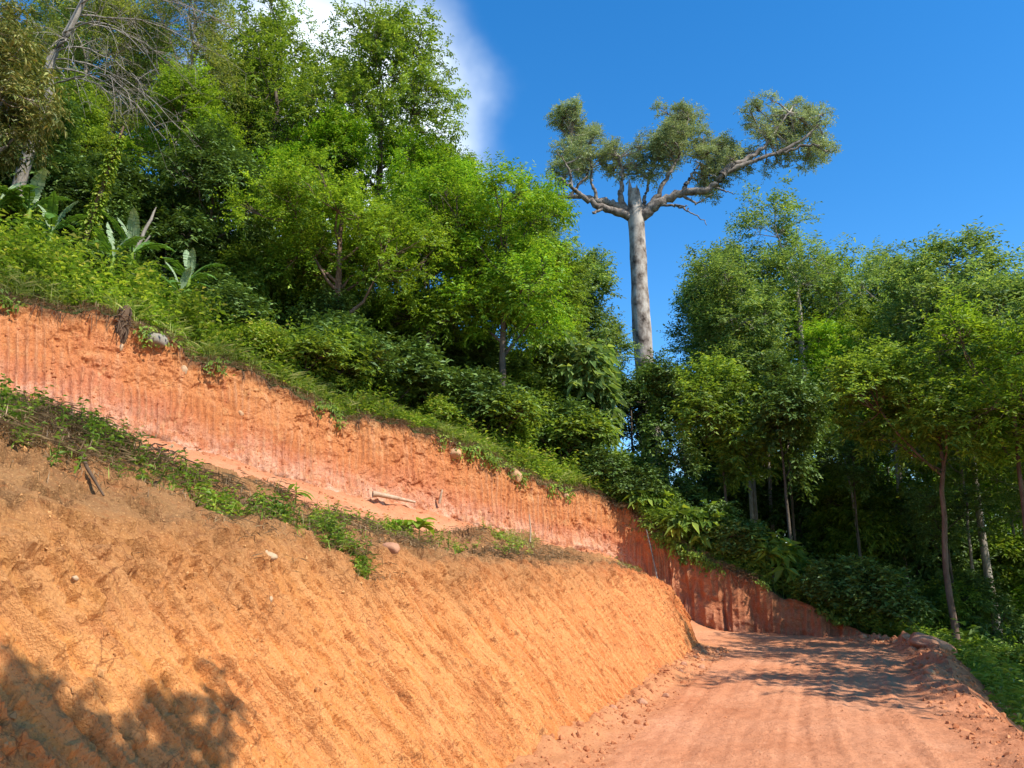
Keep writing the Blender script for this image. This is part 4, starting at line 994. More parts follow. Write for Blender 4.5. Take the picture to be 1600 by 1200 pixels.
bananas = [(-12.7, 17.3, 1.15, 'banana plant highest at the left with an upright pale leaf'), (-12.1, 17.6, 1.05, 'banana plant beside the highest one, two pale torn leaves'),
           (-11.2, 17.2, 1.0, 'banana plant with a broad pale leaf, left of the vine-covered stem'), (-9.9, 18.6, 1.1, 'banana plant with silvery leaves at the foot of the pale leaning trunk'),
           (-8.6, 19.2, 1.0, 'banana plant with one pale leaf before the dark trees'), (-8.4, 18.3, 0.9, 'low banana plant with a drooping pale leaf above the grey boulder'),
           (-9.6, 17.2, 0.85, 'small banana plant with dry tattered leaf above the root stump'), (-13.4, 16.3, 1.0, 'banana plant at the left edge with arching green leaves')]
for i, (x, y, s, lb) in enumerate(bananas):
    banana((x, y, hill_z(x, y) + 0.45), lb, 700 + i, s*1.0, n=8, pale=2 if i not in (7,) else 1)
banana((1.3, 25.6, hill_z(1.3, 25.6)), 'wild banana with upright leaves in the shade under the bright green tree', 720, 1.0, 6, 1, group=None)

# ------------------------------------------------------------------ undergrowth
def weeds(P, g, hmin, hmax, nl, L, W, acc, stems=None, spread=0.5):
    n = len(P); h = g.uniform(hmin, hmax, n); lean = g.normal(0, 0.22, (n, 2))
    k = nl; f = np.tile(np.linspace(0.25, 1, k), n); H = np.repeat(h, k)
    B = np.repeat(P, k, 0); B = B + np.stack([np.repeat(lean[:, 0], k)*H*f, np.repeat(lean[:, 1], k)*H*f, H*f], 1)
    a = np.repeat(g.uniform(0, 6.28, n), k) + np.tile(np.arange(k)*2.4, n) + g.normal(0, 0.3, n*k)
    ax = np.stack([np.cos(a), np.sin(a), g.uniform(-0.2, 0.7, n*k)], 1)
    s = g.uniform(0.6, 1.3, n*k)*(1.15 - 0.4*f)
    acc.leaves(B, ax, norm(np.array([0, 0, 1.0]) + rand_dirs(g, n*k)*0.5), L*s, W*s, droop=0.3)
    if stems is not None:
        e = P + np.stack([lean[:, 0]*h, lean[:, 1]*h, h], 1); s = np.array([0.007, 0, 0]); u = np.array([0, 0.007, 0])
        V = np.stack([P+s, P-s, P+u, e], 1).reshape(-1, 3); i = np.arange(n)*4
        stems.add(V, tris=np.vstack([np.stack([i, i+1, i+3], 1), np.stack([i+1, i+2, i+3], 1), np.stack([i+2, i, i+3], 1)]))

def blades(P, g, hmin, hmax, k, W, acc, lean=0.5, down=0.3):
    n = len(P); B = np.repeat(P, k, 0) + g.normal(0, 0.05, (n*k, 3))*np.array([1, 1, 0.2]); a = g.uniform(0, 6.28, n*k); q = g.uniform(0.1, 1.0, n*k)*lean
    ax = np.stack([np.cos(a)*q, np.sin(a)*q, np.ones(n*k)], 1); L = g.uniform(hmin, hmax, n*k)
    # two pieces per blade: a rising one and an arching tip
    ax = norm(ax); acc.leaves(B, ax, norm(np.stack([np.cos(a), np.sin(a), 0.4 + 0*a], 1)), L*0.7, W*np.ones(n*k), fold=0.1, droop=0.0)
    t2 = norm(ax + np.stack([np.cos(a)*0.9, np.sin(a)*0.9, -down - 0*a], 1))
    acc.leaves(B + ax*(L*0.45)[:, None], t2, norm(np.stack([-np.cos(a)*0.3, -np.sin(a)*0.3, 1 + 0*a], 1)), L*0.6, W*0.9*np.ones(n*k), fold=0.1, droop=0.15)

def clumped(P, s, th, off): return P[fbm(P[:, 0]*s + off, P[:, 1]*s, P[:, 2]*s, 3) > th]

def hill_pts(g, n, t0, t1, r0, r1, p=1.0):
    t = g.uniform(t0, t1, n); r = r0 + (r1 - r0)*g.random(n)**p
    return on_grid(HILL_P, HILL_T, HILL_R, t, r)

g = np.random.default_rng(31)
# sunny weeds on the slope above the upper cut
acc = Acc(); weeds(hill_pts(g, 2300, 16.8, 20.2, 0.25, 5.5), g, 0.2, 0.8, 10, 0.16, 0.07, acc, acc); weeds(clumped(hill_pts(g, 1700, 16.6, 20.2, 0.8, 5.5), 0.9, 0.0, 2), g, 0.6, 1.5, 14, 0.22, 0.10, acc, acc)
tag(link('undergrowth', acc.mesh('weeds_left', M['leaf_weed'])), 'sunny yellow-green weeds on the slope under the banana plants', 'undergrowth', kind='stuff')
acc = Acc(); weeds(hill_pts(g, 2500, 12.9, 16.9, 0.2, 2.8), g, 0.15, 0.5, 9, 0.15, 0.06, acc, acc); weeds(clumped(hill_pts(g, 1100, 12.9, 16.9, 0.5, 3.2), 1.0, 0.05, 4), g, 0.4, 1.0, 12, 0.19, 0.08, acc, acc)
tag(link('undergrowth', acc.mesh('weeds_mid', M['leaf_weed'])), 'sunlit weeds along the lip of the upper cut', 'undergrowth', kind='stuff')
acc = Acc(); weeds(hill_pts(g, 3600, 8.3, 13.2, 0.15, 6.0), g, 0.2, 0.8, 10, 0.17, 0.075, acc, acc)
tag(link('undergrowth', acc.mesh('weeds_bend', M['leaf_mid'])), 'dark low growth above the shaded red cut', 'undergrowth', kind='stuff')
acc = Acc(); weeds(hill_pts(g, 3000, 5.2, 8.6, 0.6, 9.0), g, 0.25, 0.9, 10, 0.20, 0.07, acc, acc)
tag(link('undergrowth', acc.mesh('weeds_right', M['leaf_mid'])), 'green ferny growth below the outer edge of the road', 'undergrowth', kind='stuff')
acc = Acc(); weeds(hill_pts(g, 3600, 9.0, 19.5, 3.0, 16.0), g, 0.3, 1.2, 9, 0.22, 0.10, acc, acc)
tag(link('undergrowth', acc.mesh('weeds_floor', M['leaf_dark'])), 'shaded growth on the floor of the wood', 'undergrowth', kind='stuff')
acc = Acc(); blades(clumped(hill_pts(g, 2200, 13, 20, 0.12, 2.6, 1.3), 1.1, 0.02, 30), g, 0.2, 0.75, 5, 0.018, acc, lean=0.9)
tag(link('grass', acc.mesh('lip_grass', M['leaf_grass'])), 'long grass along the lip of the upper cut', 'grass', kind='stuff')
# dry roots and dead grass hanging over the lip
acc = Acc()
P = hill_pts(g, 2800, 10.2, 20, -0.02, 0.9, 1.4); blades(P, g, 0.10, 0.34, 5, 0.011, acc, lean=2.4, down=1.0)
tag(link('dry_grass', acc.mesh('lip_dry', M['leaf_dry'])), 'brown dead grass matted along the lip of the upper cut', 'dry grass', kind='stuff')
acc = Acc(); n = 420; t = g.uniform(10.2, 20, n); i = np.searchsorted(WALL_T, t); top = WALL_P[-1][np.clip(i, 0, len(WALL_T)-1)]; nn = WALL_N[-2][np.clip(i, 0, len(WALL_T)-1)]
for q in range(n):
    L = g.uniform(0.1, 0.5); a = top[q] + [0, 0, g.uniform(-0.06, 0.04)]; w = nn[q]*0.08
    acc.tube(np.stack([a, a + w + g.normal(0, .03, 3) + [0, 0, -L*.3], a + w*1.2 + g.normal(0, .07, 3) + [0, 0, -L]]), [0.009, 0.007, 0.003], 3, cap=False)
tag(link('roots', acc.mesh('lip_roots', M['root'])), 'fine roots hanging from the lip of the upper cut', 'roots', kind='stuff')

# growth on the crest of the lower bank
def bank_pts(g, n, t0, t1, v0, v1):
    return on_grid(BANK_P, BANK_T, BANK_V, g.uniform(t0, t1, n), g.uniform(v0, v1, n))
acc = Acc(); blades(np.concatenate([clumped(bank_pts(g, 4200, 2.2, 3.1, 1.5, 2.3), 1.5, 0.0, 0), clumped(bank_pts(g, 1200, 3.1, 3.8, 1.45, 2.1), 1.9, 0.24, 7), clumped(bank_pts(g, 2200, 3.5, 4.9, 1.2, 2.0), 1.5, 0.16, 3), clumped(bank_pts(g, 1500, 4.6, 7.2, 1.2, 2.4), 0.8, 0.10, 5)]), g, 0.05, 0.2, 5, 0.006, acc, lean=2.2, down=0.9)
tag(link('dry_grass', acc.mesh('crest_dry', M['leaf_dry'])), 'brown withered grass on the crest of the lower bank', 'dry grass', kind='stuff')
acc = Acc(); weeds(np.concatenate([clumped(bank_pts(g, 1700, 2.2, 3.0, 1.75, 2.5), 1.7, 0.18, 11), clumped(bank_pts(g, 500, 3.3, 4.9, 1.35, 2.1), 1.3, 0.24, 12)]), g, 0.05, 0.2, 8, 0.055, 0.026, acc, acc)
tag(link('undergrowth', acc.mesh('crest_weeds', M['leaf_weed'])), 'low green creeping weeds on the crest of the lower bank', 'undergrowth', kind='stuff')
acc = Acc(); blades(clumped(bank_pts(g, 1300, 4.9, 6.8, 1.6, 2.4), 0.8, 0.12, 21), g, 0.05, 0.14, 5, 0.007, acc, lean=1.0)
tag(link('grass', acc.mesh('crest_grass', M['leaf_grass'])), 'thin grass on the brown bench above the nose of the bank', 'grass', kind='stuff')

# trailing plants spilling over the lip of the cuts
acc = Acc(); n = 420; t = g.uniform(9.0, 20, n); t = t[fbm(t*2.3, 0*t, 4, 3) > 0.0]; i = np.clip(np.searchsorted(WALL_T, t), 0, len(WALL_T)-1); n = len(t)
top = WALL_P[-1][i]; nn = WALL_N[-4][i]; hl = g.uniform(0.1, 0.55, n)*np.minimum(1, (t - 8.6)/2)
for q in range(n):
    m = 16; f = g.random(m); P = top[q] + nn[q]*(0.05 + 0.10*f[:, None]) + np.stack([g.normal(0, .09, m), g.normal(0, .09, m), 0.06 - hl[q]*f], 1)
    acc.leaves(P, norm(nn[q]*0.5 + rand_dirs(g, m)*0.8 + [0, 0, -0.6]), norm(nn[q] + rand_dirs(g, m)*0.6 + [0, 0, 0.5]), g.uniform(.06, .15, m), g.uniform(.03, .07, m))
tag(link('creeper', acc.mesh('lip_creeper', M['leaf_mid'])), 'green creeper trailing over the lip of the upper cut', 'creeper', kind='stuff')
# ------------------------------------------------------------------ shrubs
SHRUB = []
for i, (sp, mt) in enumerate((('shrub', 'leaf_mid'), ('shrub', 'leaf_dark'), ('shrub', 'leaf_weed'), ('bigleaf', 'leaf_mid'))):
    gg = np.random.default_rng(800 + i)
    SHRUB.append(tree_meshes('shrub', sp, lobes(gg, 0.85, 0.85, 0.15, 1.5, 6), 0.8, 0.03, 120 if sp == 'shrub' else 55, 810 + i, mat=mt, dens=0.9))
def shrub(x, y, k, s, label, group='shrubs', z=None, rz=0.0, flat=0.95):
    o = empty('shrub', (x, y, hill_z(x, y) - 0.05 if z is None else z), rz); o.scale = (s, s, s*flat); tag(o, label, 'shrub', group)
    link('stems', SHRUB[k][0], o); link('foliage', SHRUB[k][1], o)
LS = 'shrubs above the upper cut'
shrub(-7.2, 19.4, 1, 1.15, 'dark dome-shaped bush right of the banana plants', LS)
shrub(-5.6, 19.6, 0, 1.05, 'rounded bush with light leaf edges right of the dark dome-shaped bush', LS, rz=1)
shrub(-6.6, 18.8, 2, 0.75, 'small yellow-green bush in front of the dark dome-shaped bush', LS, rz=2)
shrub(-4.8, 20.2, 0, 0.7, 'low bush with drooping leaves on the lip below the olive tree', LS, rz=3)
shrub(-2.3, 22.8, 2, 0.7, 'small broad bush on the sunny lip under the yellow-green tree', LS, rz=4)
shrub(-10.6, 18.9, 1, 1.0, 'dark bush behind the banana plants at the vine-covered stem', LS, rz=5)
shrub(-8.2, 20.8, 1, 1.3, 'dark tall bush in the gap behind the pale leaning trunk', LS, rz=6)
shrub(-13.4, 18.3, 0, 1.1, 'bush behind the highest banana plant at the left', LS, rz=7)
gg = np.random.default_rng(58)
for i in range(20):
    p = on_grid(HILL_P, HILL_T, HILL_R, np.array([13.2 + 3.1*(i + 0.5)/20]), np.array([gg.uniform(1.6, 3.6)]))[0]
    shrub(p[0], p[1], [1, 0, 1][i % 3], gg.uniform(1.0, 1.6), 'shrub in the row of undergrowth at the foot of the upper trees', 'shrubs at the foot of the upper trees', z=float(p[2]) - 0.05, rz=gg.uniform(0, 6.28))
BS = 'dark shrubs along the top of the shaded red cut'
gg = np.random.default_rng(55)
for i in range(26):
    t = 8.5 + 4.7*(i + 0.5)/26; rr = gg.uniform(0.5, 3.6) if i % 2 else gg.uniform(0.4, 1.2)
    p = on_grid(HILL_P, HILL_T, HILL_R, np.array([t]), np.array([rr]))[0]
    shrub(p[0], p[1], [1, 0, 1, 3, 1][i % 5], gg.uniform(0.7, 1.25), 'dark shrub in the thicket along the top of the shaded red cut', BS, z=float(p[2]) - 0.05, rz=gg.uniform(0, 6.28))
RS = 'green shrubs below the outer edge of the road'
for i in range(16):
    p = on_grid(HILL_P, HILL_T, HILL_R, np.array([gg.uniform(6.0, 8.5)]), np.array([gg.uniform(2.0, 8.5)]))[0]
    shrub(p[0], p[1], [0, 2, 0, 3][i % 4], gg.uniform(0.8, 1.35), 'green shrub in the growth below the outer edge of the road', RS, z=float(p[2]) - 0.05, rz=gg.uniform(0, 6.28))

# ------------------------------------------------------------------ boulders, stones, timber
def rock_mesh(name, sx, sy, sz, seed, mat, n=2, rough=0.22, flats=9):
    import bmesh
    bm = bmesh.new(); bmesh.ops.create_icosphere(bm, subdivisions=n, radius=1.0)
    V = np.array([v.co[:] for v in bm.verts]); F = np.array([[v.index for v in f.verts] for f in bm.faces]); bm.free()
    V = V*(1 + rough*fbm(V[:, 0]*1.3 + seed*3.1, V[:, 1]*1.3, V[:, 2]*1.3, 3) + (0.10*fbm(V[:, 0]*4 + seed, V[:, 1]*4, V[:, 2]*4, 4) if n > 2 else 0))[:, None]
    g = np.random.default_rng(seed)
    for _ in range(flats):      # broken flats
        d = rand_dirs(g, 1)[0]; h = V @ d; c = g.uniform(0.55, 0.85); V = V - np.maximum(0, h - c)[:, None]*d*0.8
    return make_mesh(name, V*np.array([sx, sy, sz]), [F], M[mat], smooth=n > 2)

def rock(name, loc, size, seed, mat, label, cat='boulder', group=None, rz=0.0, n=3):
    o = link(name, rock_mesh(name, *size, seed, mat, n, flats=6 if 'boulder' in name else 9), None, loc); o.rotation_euler = (0.1, 0.15, rz); tag(o, label, cat, group); return o

def snap(P, N, q, inset=0.0):
    f = P.reshape(-1, 3); i = np.argmin(((f - np.array(q))**2).sum(1)); return f[i] - N.reshape(-1, 3)[i]*inset
def on_bank(x, y, z, inset=0.0): return tuple(snap(BANK_P, BANK_N, (x, y, z), inset))
def on_wall(x, y, z, inset=0.0): return tuple(snap(WALL_P, WALL_N, (x, y, z), inset))

rock('grey_boulder', (-7.75, 16.0, 6.55), (0.25, 0.22, 0.20), 1, 'stone_grey', 'grey boulder perched on the lip of the upper cut', rz=0.4)
rock('tan_boulder', on_wall(-1.58, 21.26, 4.9, -0.06), (0.19, 0.17, 0.16), 2, 'stone_tan', 'small round tan boulder stuck in the upper cut below the lip')
rock('tan_boulder', on_wall(0.06, 22.55, 4.42, -0.07), (0.20, 0.18, 0.25), 3, 'stone_tan', 'larger egg-shaped tan boulder stuck in the upper cut beside a gully')
rock('tan_stone', on_wall(1.62, 23.5, 3.95, -0.03), (0.10, 0.09, 0.10), 4, 'stone_tan', 'fist-sized tan stone near the right end of the upper cut', 'stone')
rock('brown_boulder', on_bank(-1.08, 7.02, 1.85, 0.035), (0.105, 0.08, 0.075), 5, 'stone_red', 'brown boulder on the shoulder of the lower bank by the leafy plant')
rock('tan_stone', on_bank(-1.53, 5.2, 1.72, 0.022), (0.055, 0.045, 0.038), 6, 'stone_pale', 'flat tan stone near the top of the ochre bank', 'stone')
rock('tan_stone', on_bank(-1.64, 5.16, 1.73, 0.012), (0.024, 0.025, 0.022), 7, 'stone_pale', 'pebble beside the flat tan stone', 'stone')
rock('white_stone', on_bank(-2.03, 3.70, 1.62, 0.010), (0.018, 0.018, 0.013), 8, 'stone_pale', 'small white stone on the ochre bank at the left', 'stone')
rock('pale_stone', on_bank(-1.30, 4.95, 1.50, 0.010), (0.018, 0.02, 0.03), 10, 'stone_pale', 'little pale stone below the flat tan one on the ochre bank', 'stone')
rock('tan_stone', on_wall(-8.3, 15.55, 6.25, 0.02), (0.06, 0.05, 0.09), 11, 'stone_pale', 'pale stone in the upper cut left of the grey boulder', 'stone')
rock('tan_stone', on_wall(-7.2, 16.38, 6.0, 0.03), (0.09, 0.08, 0.12), 12, 'stone_pale', 'pale stone in the upper cut under the grey boulder', 'stone')
rock('tan_stone', on_wall(-6.2, 17.15, 5.2, 0.03), (0.09, 0.07, 0.08), 13, 'stone_tan', 'tan stone in the crumbling part of the upper cut', 'stone')
rock('earth_mound_rock', (9.0, 17.3, 0.10), (0.6, 0.45, 0.30), 14, 'stone_red', 'big brown rock half sunk in the outer rim of the road at the bend', 'rock', rz=0.7, n=4)
gs = np.random.default_rng(91)
for i in range(20):
    t = gs.uniform(5.2, 8.5); v = gs.uniform(0.90, 0.995); p = on_grid(ROAD_P, ROAD_T, np.linspace(-0.02, 1, 118), np.array([t]), np.array([v]))[0]
    r = gs.uniform(0.04, 0.11)
    rock('rubble_stone', (p[0], p[1], p[2] + r*0.05), (r*gs.uniform(.8, 1.3), r, r*gs.uniform(.55, .85)), 200 + i, ['stone_red', 'stone_tan', 'stone_red'][i % 3], 'broken stone in the rubble along the outer rim of the road', 'stone', 'stones in the rubble rim', rz=gs.uniform(0, 6), n=2)
for i in range(14):
    t = gs.uniform(4.5, 8.0); v = gs.uniform(0.0, 0.09); p = on_grid(ROAD_P, ROAD_T, np.linspace(-0.02, 1, 118), np.array([t]), np.array([v]))[0]
    r = gs.uniform(0.035, 0.075)
    rock('earth_clod', (p[0], p[1], p[2] + r*0.2), (r*gs.uniform(.8, 1.3), r, r*gs.uniform(.6, .9)), 300 + i, 'stone_red', 'lump of fallen earth at the foot of the ochre bank', 'earth clod', 'earth lumps at the foot of the bank', rz=gs.uniform(0, 6), n=2)

def stick(name, pts, rad, mat, label, cat, parts=()):
    a = Acc(); a.tube(np.array(pts), rad, 7); o = link(name, a.mesh(name, M[mat], smooth=True)); tag(o, label, cat); return o
stick('log', [(-3.42, 18.95, 3.54), (-3.3, 19.0, 3.54), (-2.9, 19.3, 3.48), (-2.45, 19.6, 3.40)], [0.09, 0.065, 0.055, 0.03], 'wood_pale', 'short pale log lying at the foot of the upper cut', 'log')
stick('wood_splinter', [(-1.93, 20.55, 3.45), (-1.90, 20.55, 3.62), (-1.86, 20.55, 3.82)], [0.035, 0.04, 0.02], 'wood_pale', 'pale splinter of wood standing against the upper cut', 'wood')
stick('leaning_pole', [(4.05, 23.55, 2.95), (4.12, 23.4, 2.5), (4.2, 23.25, 1.9), (4.26, 23.1, 1.35)], [0.018, 0.022, 0.025, 0.026], 'bark_bare', 'thin pole leaning against the upper cut where the shade begins', 'pole')
stick('fallen_branch', [on_bank(-2.95, 5.1, 2.62, -0.01), on_bank(-2.75, 4.85, 2.44, -0.02), on_bank(-2.5, 4.6, 2.26, -0.02), on_bank(-2.3, 4.4, 2.16, -0.01)], [0.014, 0.013, 0.011, 0.006], 'root', 'thin dead branch lying down the shoulder of the lower bank', 'branch')
stick('dry_stalk', [(0.28, 12.1, 2.1), (0.29, 12.1, 2.3), (0.27, 12.08, 2.52)], [0.014, 0.012, 0.006], 'wood_pale', 'dry upright stalk on the bench before the upper cut', 'stalk')

def root_stump():
    root = empty('root_stump', (-8.35, 15.72, 6.75)); tag(root, 'dark stump with tangled roots on the lip left of the grey boulder', 'stump')
    g = np.random.default_rng(41); a = Acc(); a.tube(np.array([(0.02, -0.05, -0.45), (0, -0.02, -0.1), (-0.02, 0, 0.25), (0.03, 0, 0.5)]), [0.10, 0.19, 0.15, 0.07], 9); link('stump', a.mesh('stump', M['root'], smooth=True), root)
    b = Acc()
    for i in range(46):
        s = g.normal(0, 0.09, 3) + [0, -0.05, g.uniform(-0.2, 0.3)]; d = rand_dirs(g, 1)[0]; d[1] = -abs(d[1]); L = g.uniform(0.15, 0.45)
        b.tube(np.stack([s, s + d*L*.5, s + d*L + [0, 0, -L*.5]]), [0.02, 0.014, 0.005], 4)
    link('roots', b.mesh('stump_roots', M['root']), root)
root_stump()

def brush_heap():
    root = empty('brush_heap', (-3.1, 6.15, 2.5)); tag(root, 'heap of dead brush and soil on the crest of the lower bank', 'brush heap')
    g = np.random.default_rng(42); b = Acc()
    for i in range(150):
        s = g.normal(0, 1, 3)*[0.17, 0.14, 0.045] + [0, 0, 0.05]; d = rand_dirs(g, 1)[0]*[1, 1, .35]; L = g.uniform(0.06, 0.22)
        b.tube(np.stack([s, s + d*L*.5 + g.normal(0, .015, 3), s + d*L]), [0.006, 0.005, 0.002], 4)
    link('twigs', b.mesh('brush_twigs', M['root']), root)
    c = Acc(); n = 260; P = g.normal(0, 1, (n, 3))*[0.2, 0.15, 0.05] + [0, 0, 0.07]; c.leaves(P, rand_dirs(g, n), rand_dirs(g, n), g.uniform(.03, .07, n), g.uniform(.012, .025, n)); link('dead_leaves', c.mesh('brush_leaves', M['leaf_dry']), root)
brush_heap()

def small_plant(name, loc, label, seed, n, L, W, h, mat, cat='plant', stem='stem', up=0.5):
    g = np.random.default_rng(seed); root = empty(name, loc); tag(root, label, cat)
    a = Acc(); a.tube(np.array([(0, 0, -0.05), (0.01, 0, h*.5), (0, 0.01, h)]), [max(.006, h*.02), max(.005, h*.016), .004], 6); link(stem, a.mesh('plant_stem', M['leaf_weed'], smooth=True), root)
    for i in range(n):
        an = i*2.4 + g.uniform(-.3, .3); b = Acc(); u = np.linspace(0, 1, 6); l = L*g.uniform(.75, 1.2); w = W*np.sin(np.clip(u*0.96 + .02, 0, 1)*math.pi)**.8*.5
        c = np.stack([l*u*.9, 0*u, l*(up*u - (up + .25)*u*u*.8)], 1)
        V = np.concatenate([np.stack([c[:, 0], -w, c[:, 2] + w*.35], 1), c, np.stack([c[:, 0], w, c[:, 2] + w*.35], 1)])
        q = [(k, k+1, 7+k, 6+k) for k in range(5)] + [(6+k, 7+k, 13+k, 12+k) for k in range(5)]
        b.add(V, quads=q); o = link('leaf', b.mesh('plant_leaf', M[mat]), root, (0, 0, h*g.uniform(.55, 1.0))); o.rotation_euler = (0, R(g.uniform(-20, 15)), an)
small_plant('broad_leaf_plant', (-1.0, 8.35, 1.98), 'young plant with broad green leaves on the crest behind the brown boulder', 51, 11, 0.22, 0.13, 0.16, 'leaf_weed')
small_plant('broad_leaf_plant', (-1.25, 8.7, 2.05), 'smaller green plant left of the broad-leaved one on the crest', 52, 9, 0.15, 0.07, 0.12, 'leaf_bright')
small_plant('seedling', (-2.05, 7.3, 2.2), 'drooping long-leaved seedling standing alone on the crest of the bank', 53, 6, 0.24, 0.05, 0.26, 'leaf_mid', up=0.2)
small_plant('sapling', (2.9, 25.3, hill_z(2.9, 25.3)), 'slim sapling with a tuft of leaves on top, right of the sunny lip', 54, 9, 0.32, 0.12, 1.45, 'leaf_weed')
small_plant('sapling', (5.0, 25.0, hill_z(5.0, 25.0) + 0.1), 'young plant with long spreading leaves above the corner of the shaded cut', 55, 8, 0.7, 0.2, 0.7, 'leaf_bright', up=0.8)
def weed_clump(x, y, z, size, n, label, mat, seed):
    """straggling weeds rooted over the uneven crest"""
    g = np.random.default_rng(seed); f = BANK_P.reshape(-1, 3); i = int(np.argmin(((f - np.array((x, y, z)))**2).sum(1))); t0 = BANK_T[i % len(BANK_T)]; v0 = BANK_V[i // len(BANK_T)]
    base = f[i]; root = empty('weed_clump', tuple(base)); tag(root, label, 'weeds', 'weed clumps on the crest of the lower bank')
    def spots(m, k): return on_grid(BANK_P, BANK_T, BANK_V, t0 + g.normal(0, 0.030*size*k, m), np.clip(v0 + g.normal(0, 0.12*size*k, m), 0.9, 2.9)) - base
    n = int(n*0.55); a = Acc(); weeds(spots(n, 0.75), g, 0.03, 0.16*size + 0.04, 9, 0.06, 0.03, a, a); blades(spots(n//2, 1.1), g, 0.06, 0.2, 4, 0.006, a, lean=1.3)
    tag(link('leaves', a.mesh('clump_leaves', M[mat]), root), kind='stuff')
    b = Acc(); blades(spots(n*2, 1.3), g, 0.05, 0.18, 4, 0.005, b, lean=2.4, down=0.9); tag(link('dry_stems', b.mesh('clump_dry', M['leaf_dry']), root), kind='stuff')
for q, (x, y, z, sz, n, mt, lb) in enumerate(((-2.12, 5.62, 2.16, 1.1, 110, 'leaf_weed', 'bright green weed clump on the crest of the lower bank'), (-1.86, 6.05, 2.06, 0.9, 70, 'leaf_mid', 'darker weed clump right of the bright green one on the crest'),
                            (-1.55, 6.6, 1.95, 0.8, 60, 'leaf_weed', 'thin yellow-green weed clump in the middle of the crest'), (-1.36, 6.3, 1.78, 1.0, 80, 'leaf_mid', 'withering weed clump hanging over the top of the ochre bank'),
                            (-1.2, 8.6, 2.02, 1.0, 80, 'leaf_weed', 'green weed clump behind the brown boulder'), (-2.75, 5.3, 2.5, 1.3, 120, 'leaf_mid', 'dusty weed clump beside the fallen branch'), (-3.1, 4.6, 2.6, 1.3, 110, 'leaf_mid', 'weed clump where the crest leaves the picture at the left'))):
    weed_clump(x, y, z, sz, n, lb, mt, 950 + q)
# thicket in the lower storey of the right-hand wood
UR = 'bushes in the lower storey of the right-hand wood'
gg = np.random.default_rng(57)
THK = []
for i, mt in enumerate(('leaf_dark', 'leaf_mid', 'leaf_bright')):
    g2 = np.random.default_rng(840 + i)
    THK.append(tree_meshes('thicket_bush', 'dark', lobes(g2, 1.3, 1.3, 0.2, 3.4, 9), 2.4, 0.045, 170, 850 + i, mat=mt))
k = 0
while k < 80:
    x, y = gg.uniform(7.5, 40), gg.uniform(24, 54)
    if x/y > 0.80 or x/y < 0.24 or (y < 27 and x < 9.5): continue
    s = gg.uniform(0.8, 1.3)*(0.75 if y < 32 else 1.0)
    o = empty('thicket_bush', (x, y, hz(x, y) - 0.1), gg.uniform(0, 6.28)); o.scale = (s, s, s*gg.uniform(0.9, 1.2 if y < 34 else 1.6))
    tag(o, 'tall bush in the dim lower storey of the right-hand wood', 'bush', UR)
    link('stems', THK[k % 5 % 3 if k % 5 < 4 else 0][0], o); link('foliage', THK[k % 5 % 3 if k % 5 < 4 else 0][1], o); k += 1

for i in range(30):
    y = gg.uniform(29, 42); x = y*gg.uniform(0.42, 0.80); s = gg.uniform(1.0, 1.5)
    o = empty('thicket_bush', (x, y, hz(x, y) - 0.1), gg.uniform(0, 6.28)); o.scale = (s, s, s*gg.uniform(1.0, 1.5))
    tag(o, 'tall bush in the dim lower storey of the right-hand wood', 'bush', UR)
    link('stems', THK[i % 2][0], o); link('foliage', THK[i % 2][1], o)
k = 0
while k < 26:
    x, y = gg.uniform(-19, 5), gg.uniform(24, 38)
    if (y - 25.2) < 0.8*(x - 3.3) + 2.0 or (x < -9 and y < 23): continue
    s = gg.uniform(0.8, 1.3)
    o = empty('thicket_bush', (x, y, hz(x, y) - 0.1), gg.uniform(0, 6.28)); o.scale = (s, s, s*gg.uniform(.85, 1.2))
    tag(o, 'tall bush in the dark under the trees above the upper cut', 'bush', 'bushes in the dark under the upper trees')
    link('stems', THK[k % 2][0], o); link('foliage', THK[k % 2][1], o); k += 1

for i, (x, y, sc) in enumerate(((-12.6, 21.6, 1.0), (-13.8, 23.0, 1.2), (-11.2, 23.2, 1.1), (-14.8, 24.6, 1.3), (-12.2, 25.2, 1.3), (-16.0, 22.0, 1.2), (-10.0, 26.4, 1.2), (-5.6, 29.0, 1.2), (-3.2, 28.4, 1.1), (-7.2, 30.5, 1.4), (-1.4, 29.8, 1.2), (-4.4, 32.0, 1.5), (-9.0, 29.0, 1.3))):
    o = empty('thicket_bush', (x, y, hz(x, y) - 0.1), i*1.3); o.scale = (sc, sc, sc)
    tag(o, 'tall bush in the dark under the trees above the upper cut', 'bush', 'bushes in the dark under the upper trees')
    link('stems', THK[0][0], o); link('foliage', THK[0][1], o)
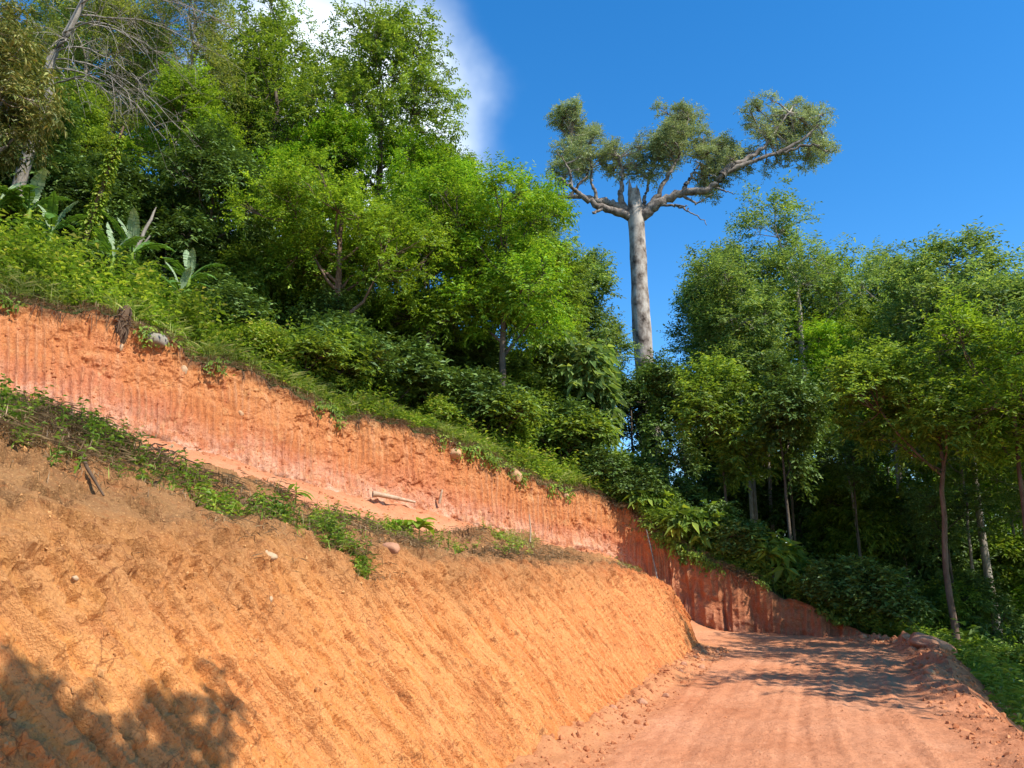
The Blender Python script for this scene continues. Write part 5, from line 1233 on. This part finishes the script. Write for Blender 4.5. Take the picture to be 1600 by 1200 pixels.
# loose clods and gravel
def scatter_clods(name, P, g, smin, smax, mat, label):
    n = len(P); nb = 6; base = np.array([(1, 0, 0), (-.9, .1, 0), (0, 1, .1), (.1, -1, 0), (0, 0, .8), (0, 0, -.6)])
    tri = np.array([(0, 2, 4), (2, 1, 4), (1, 3, 4), (3, 0, 4), (2, 0, 5), (1, 2, 5), (3, 1, 5), (0, 3, 5)])
    if smax > 0.03:
        f = (1 + 5**0.5)/2; nb = 12
        base = norm(np.array([(-1, f, 0), (1, f, 0), (-1, -f, 0), (1, -f, 0), (0, -1, f), (0, 1, f), (0, -1, -f), (0, 1, -f), (f, 0, -1), (f, 0, 1), (-f, 0, -1), (-f, 0, 1)], float))*np.array([1, 0.85, 0.65])
        tri = np.array([(0, 11, 5), (0, 5, 1), (0, 1, 7), (0, 7, 10), (0, 10, 11), (1, 5, 9), (5, 11, 4), (11, 10, 2), (10, 7, 6), (7, 1, 8), (3, 9, 4), (3, 4, 2), (3, 2, 6), (3, 6, 8), (3, 8, 9), (4, 9, 5), (2, 4, 11), (6, 2, 10), (8, 6, 7), (9, 8, 1)])
    s = smin*(smax/smin)**(g.random(n)**2.0)
    V = base[None]*(1 + g.uniform(-0.3, 0.3, (n, nb, 3))); a = g.uniform(0, 6.28, n); c, sn = np.cos(a)[:, None], np.sin(a)[:, None]
    Q = norm(g.normal(size=(n, 4))); w, x, y, z = Q.T
    Rm = np.stack([1-2*(y*y+z*z), 2*(x*y-z*w), 2*(x*z+y*w), 2*(x*y+z*w), 1-2*(x*x+z*z), 2*(y*z-x*w), 2*(x*z-y*w), 2*(y*z+x*w), 1-2*(x*x+y*y)], 1).reshape(n, 3, 3)
    V = np.einsum('nij,nkj->nki', Rm, V)*s[:, None, None] + P[:, None]
    T = (np.arange(n)[:, None, None]*nb + tri[None]).reshape(-1, 3)
    tag(link(name, make_mesh(name, V.reshape(-1, 3), [T], M[mat])), label, 'gravel', kind='stuff')
g = np.random.default_rng(71)
def road_pts(n, t0, t1, v0, v1, p=1.0):
    return on_grid(ROAD_P, ROAD_T, np.linspace(-0.02, 1, 118), g.uniform(t0, t1, n), v0 + (v1-v0)*g.random(n)**p)
scatter_clods('gravel', road_pts(1500, 2.8, 8.3, 0.0, 0.13, 1.6), g, 0.008, 0.05, 'clod', 'crumbled earth along the foot of the ochre bank')
scatter_clods('gravel', road_pts(1500, 3.2, 9.0, 0.86, 1.0), g, 0.008, 0.055, 'clod', 'loose red rubble along the outer rim of the road')
scatter_clods('gravel', road_pts(500, 2.6, 9.5, 0.05, 0.95), g, 0.005, 0.018, 'clod', 'small crumbs of earth on the dirt road')
scatter_clods('gravel', bank_pts(g, 3600, 2.3, 7.6, 0.5, 2.2), g, 0.004, 0.026, 'clod_brown', 'clods on the shoulder of the lower bank')
scatter_clods('gravel', road_pts(1500, 13, 19.5, 0.1, 1.0), g, 0.015, 0.07, 'clod', 'loose orange spoil on the bench')

scatter_clods('gravel', on_grid(HILL_P, HILL_T, HILL_R, g.uniform(3.0, 8.4, 1400), 0.05 + 1.6*g.random(1400)**1.5), g, 0.012, 0.08, 'clod', 'red rubble spilled over the outer edge of the road')
scatter_clods('gravel', on_grid(WALL_P, WALL_T, np.linspace(0, 1, 84), g.uniform(12.5, 19.8, 1500), g.uniform(0.05, 1.0, 1500)), g, 0.01, 0.045, 'clod', 'small stones and clods sticking out of the upper cut')

scatter_clods('gravel', bank_pts(g, 9000, 2.4, 7.8, 0.15, 1.9), g, 0.003, 0.014, 'clod_brown', 'fine crumbs of earth over the face of the ochre bank')
scatter_clods('gravel', road_pts(2500, 2.6, 9.5, 0.02, 1.0), g, 0.003, 0.010, 'clod', 'fine gravel over the dirt road')
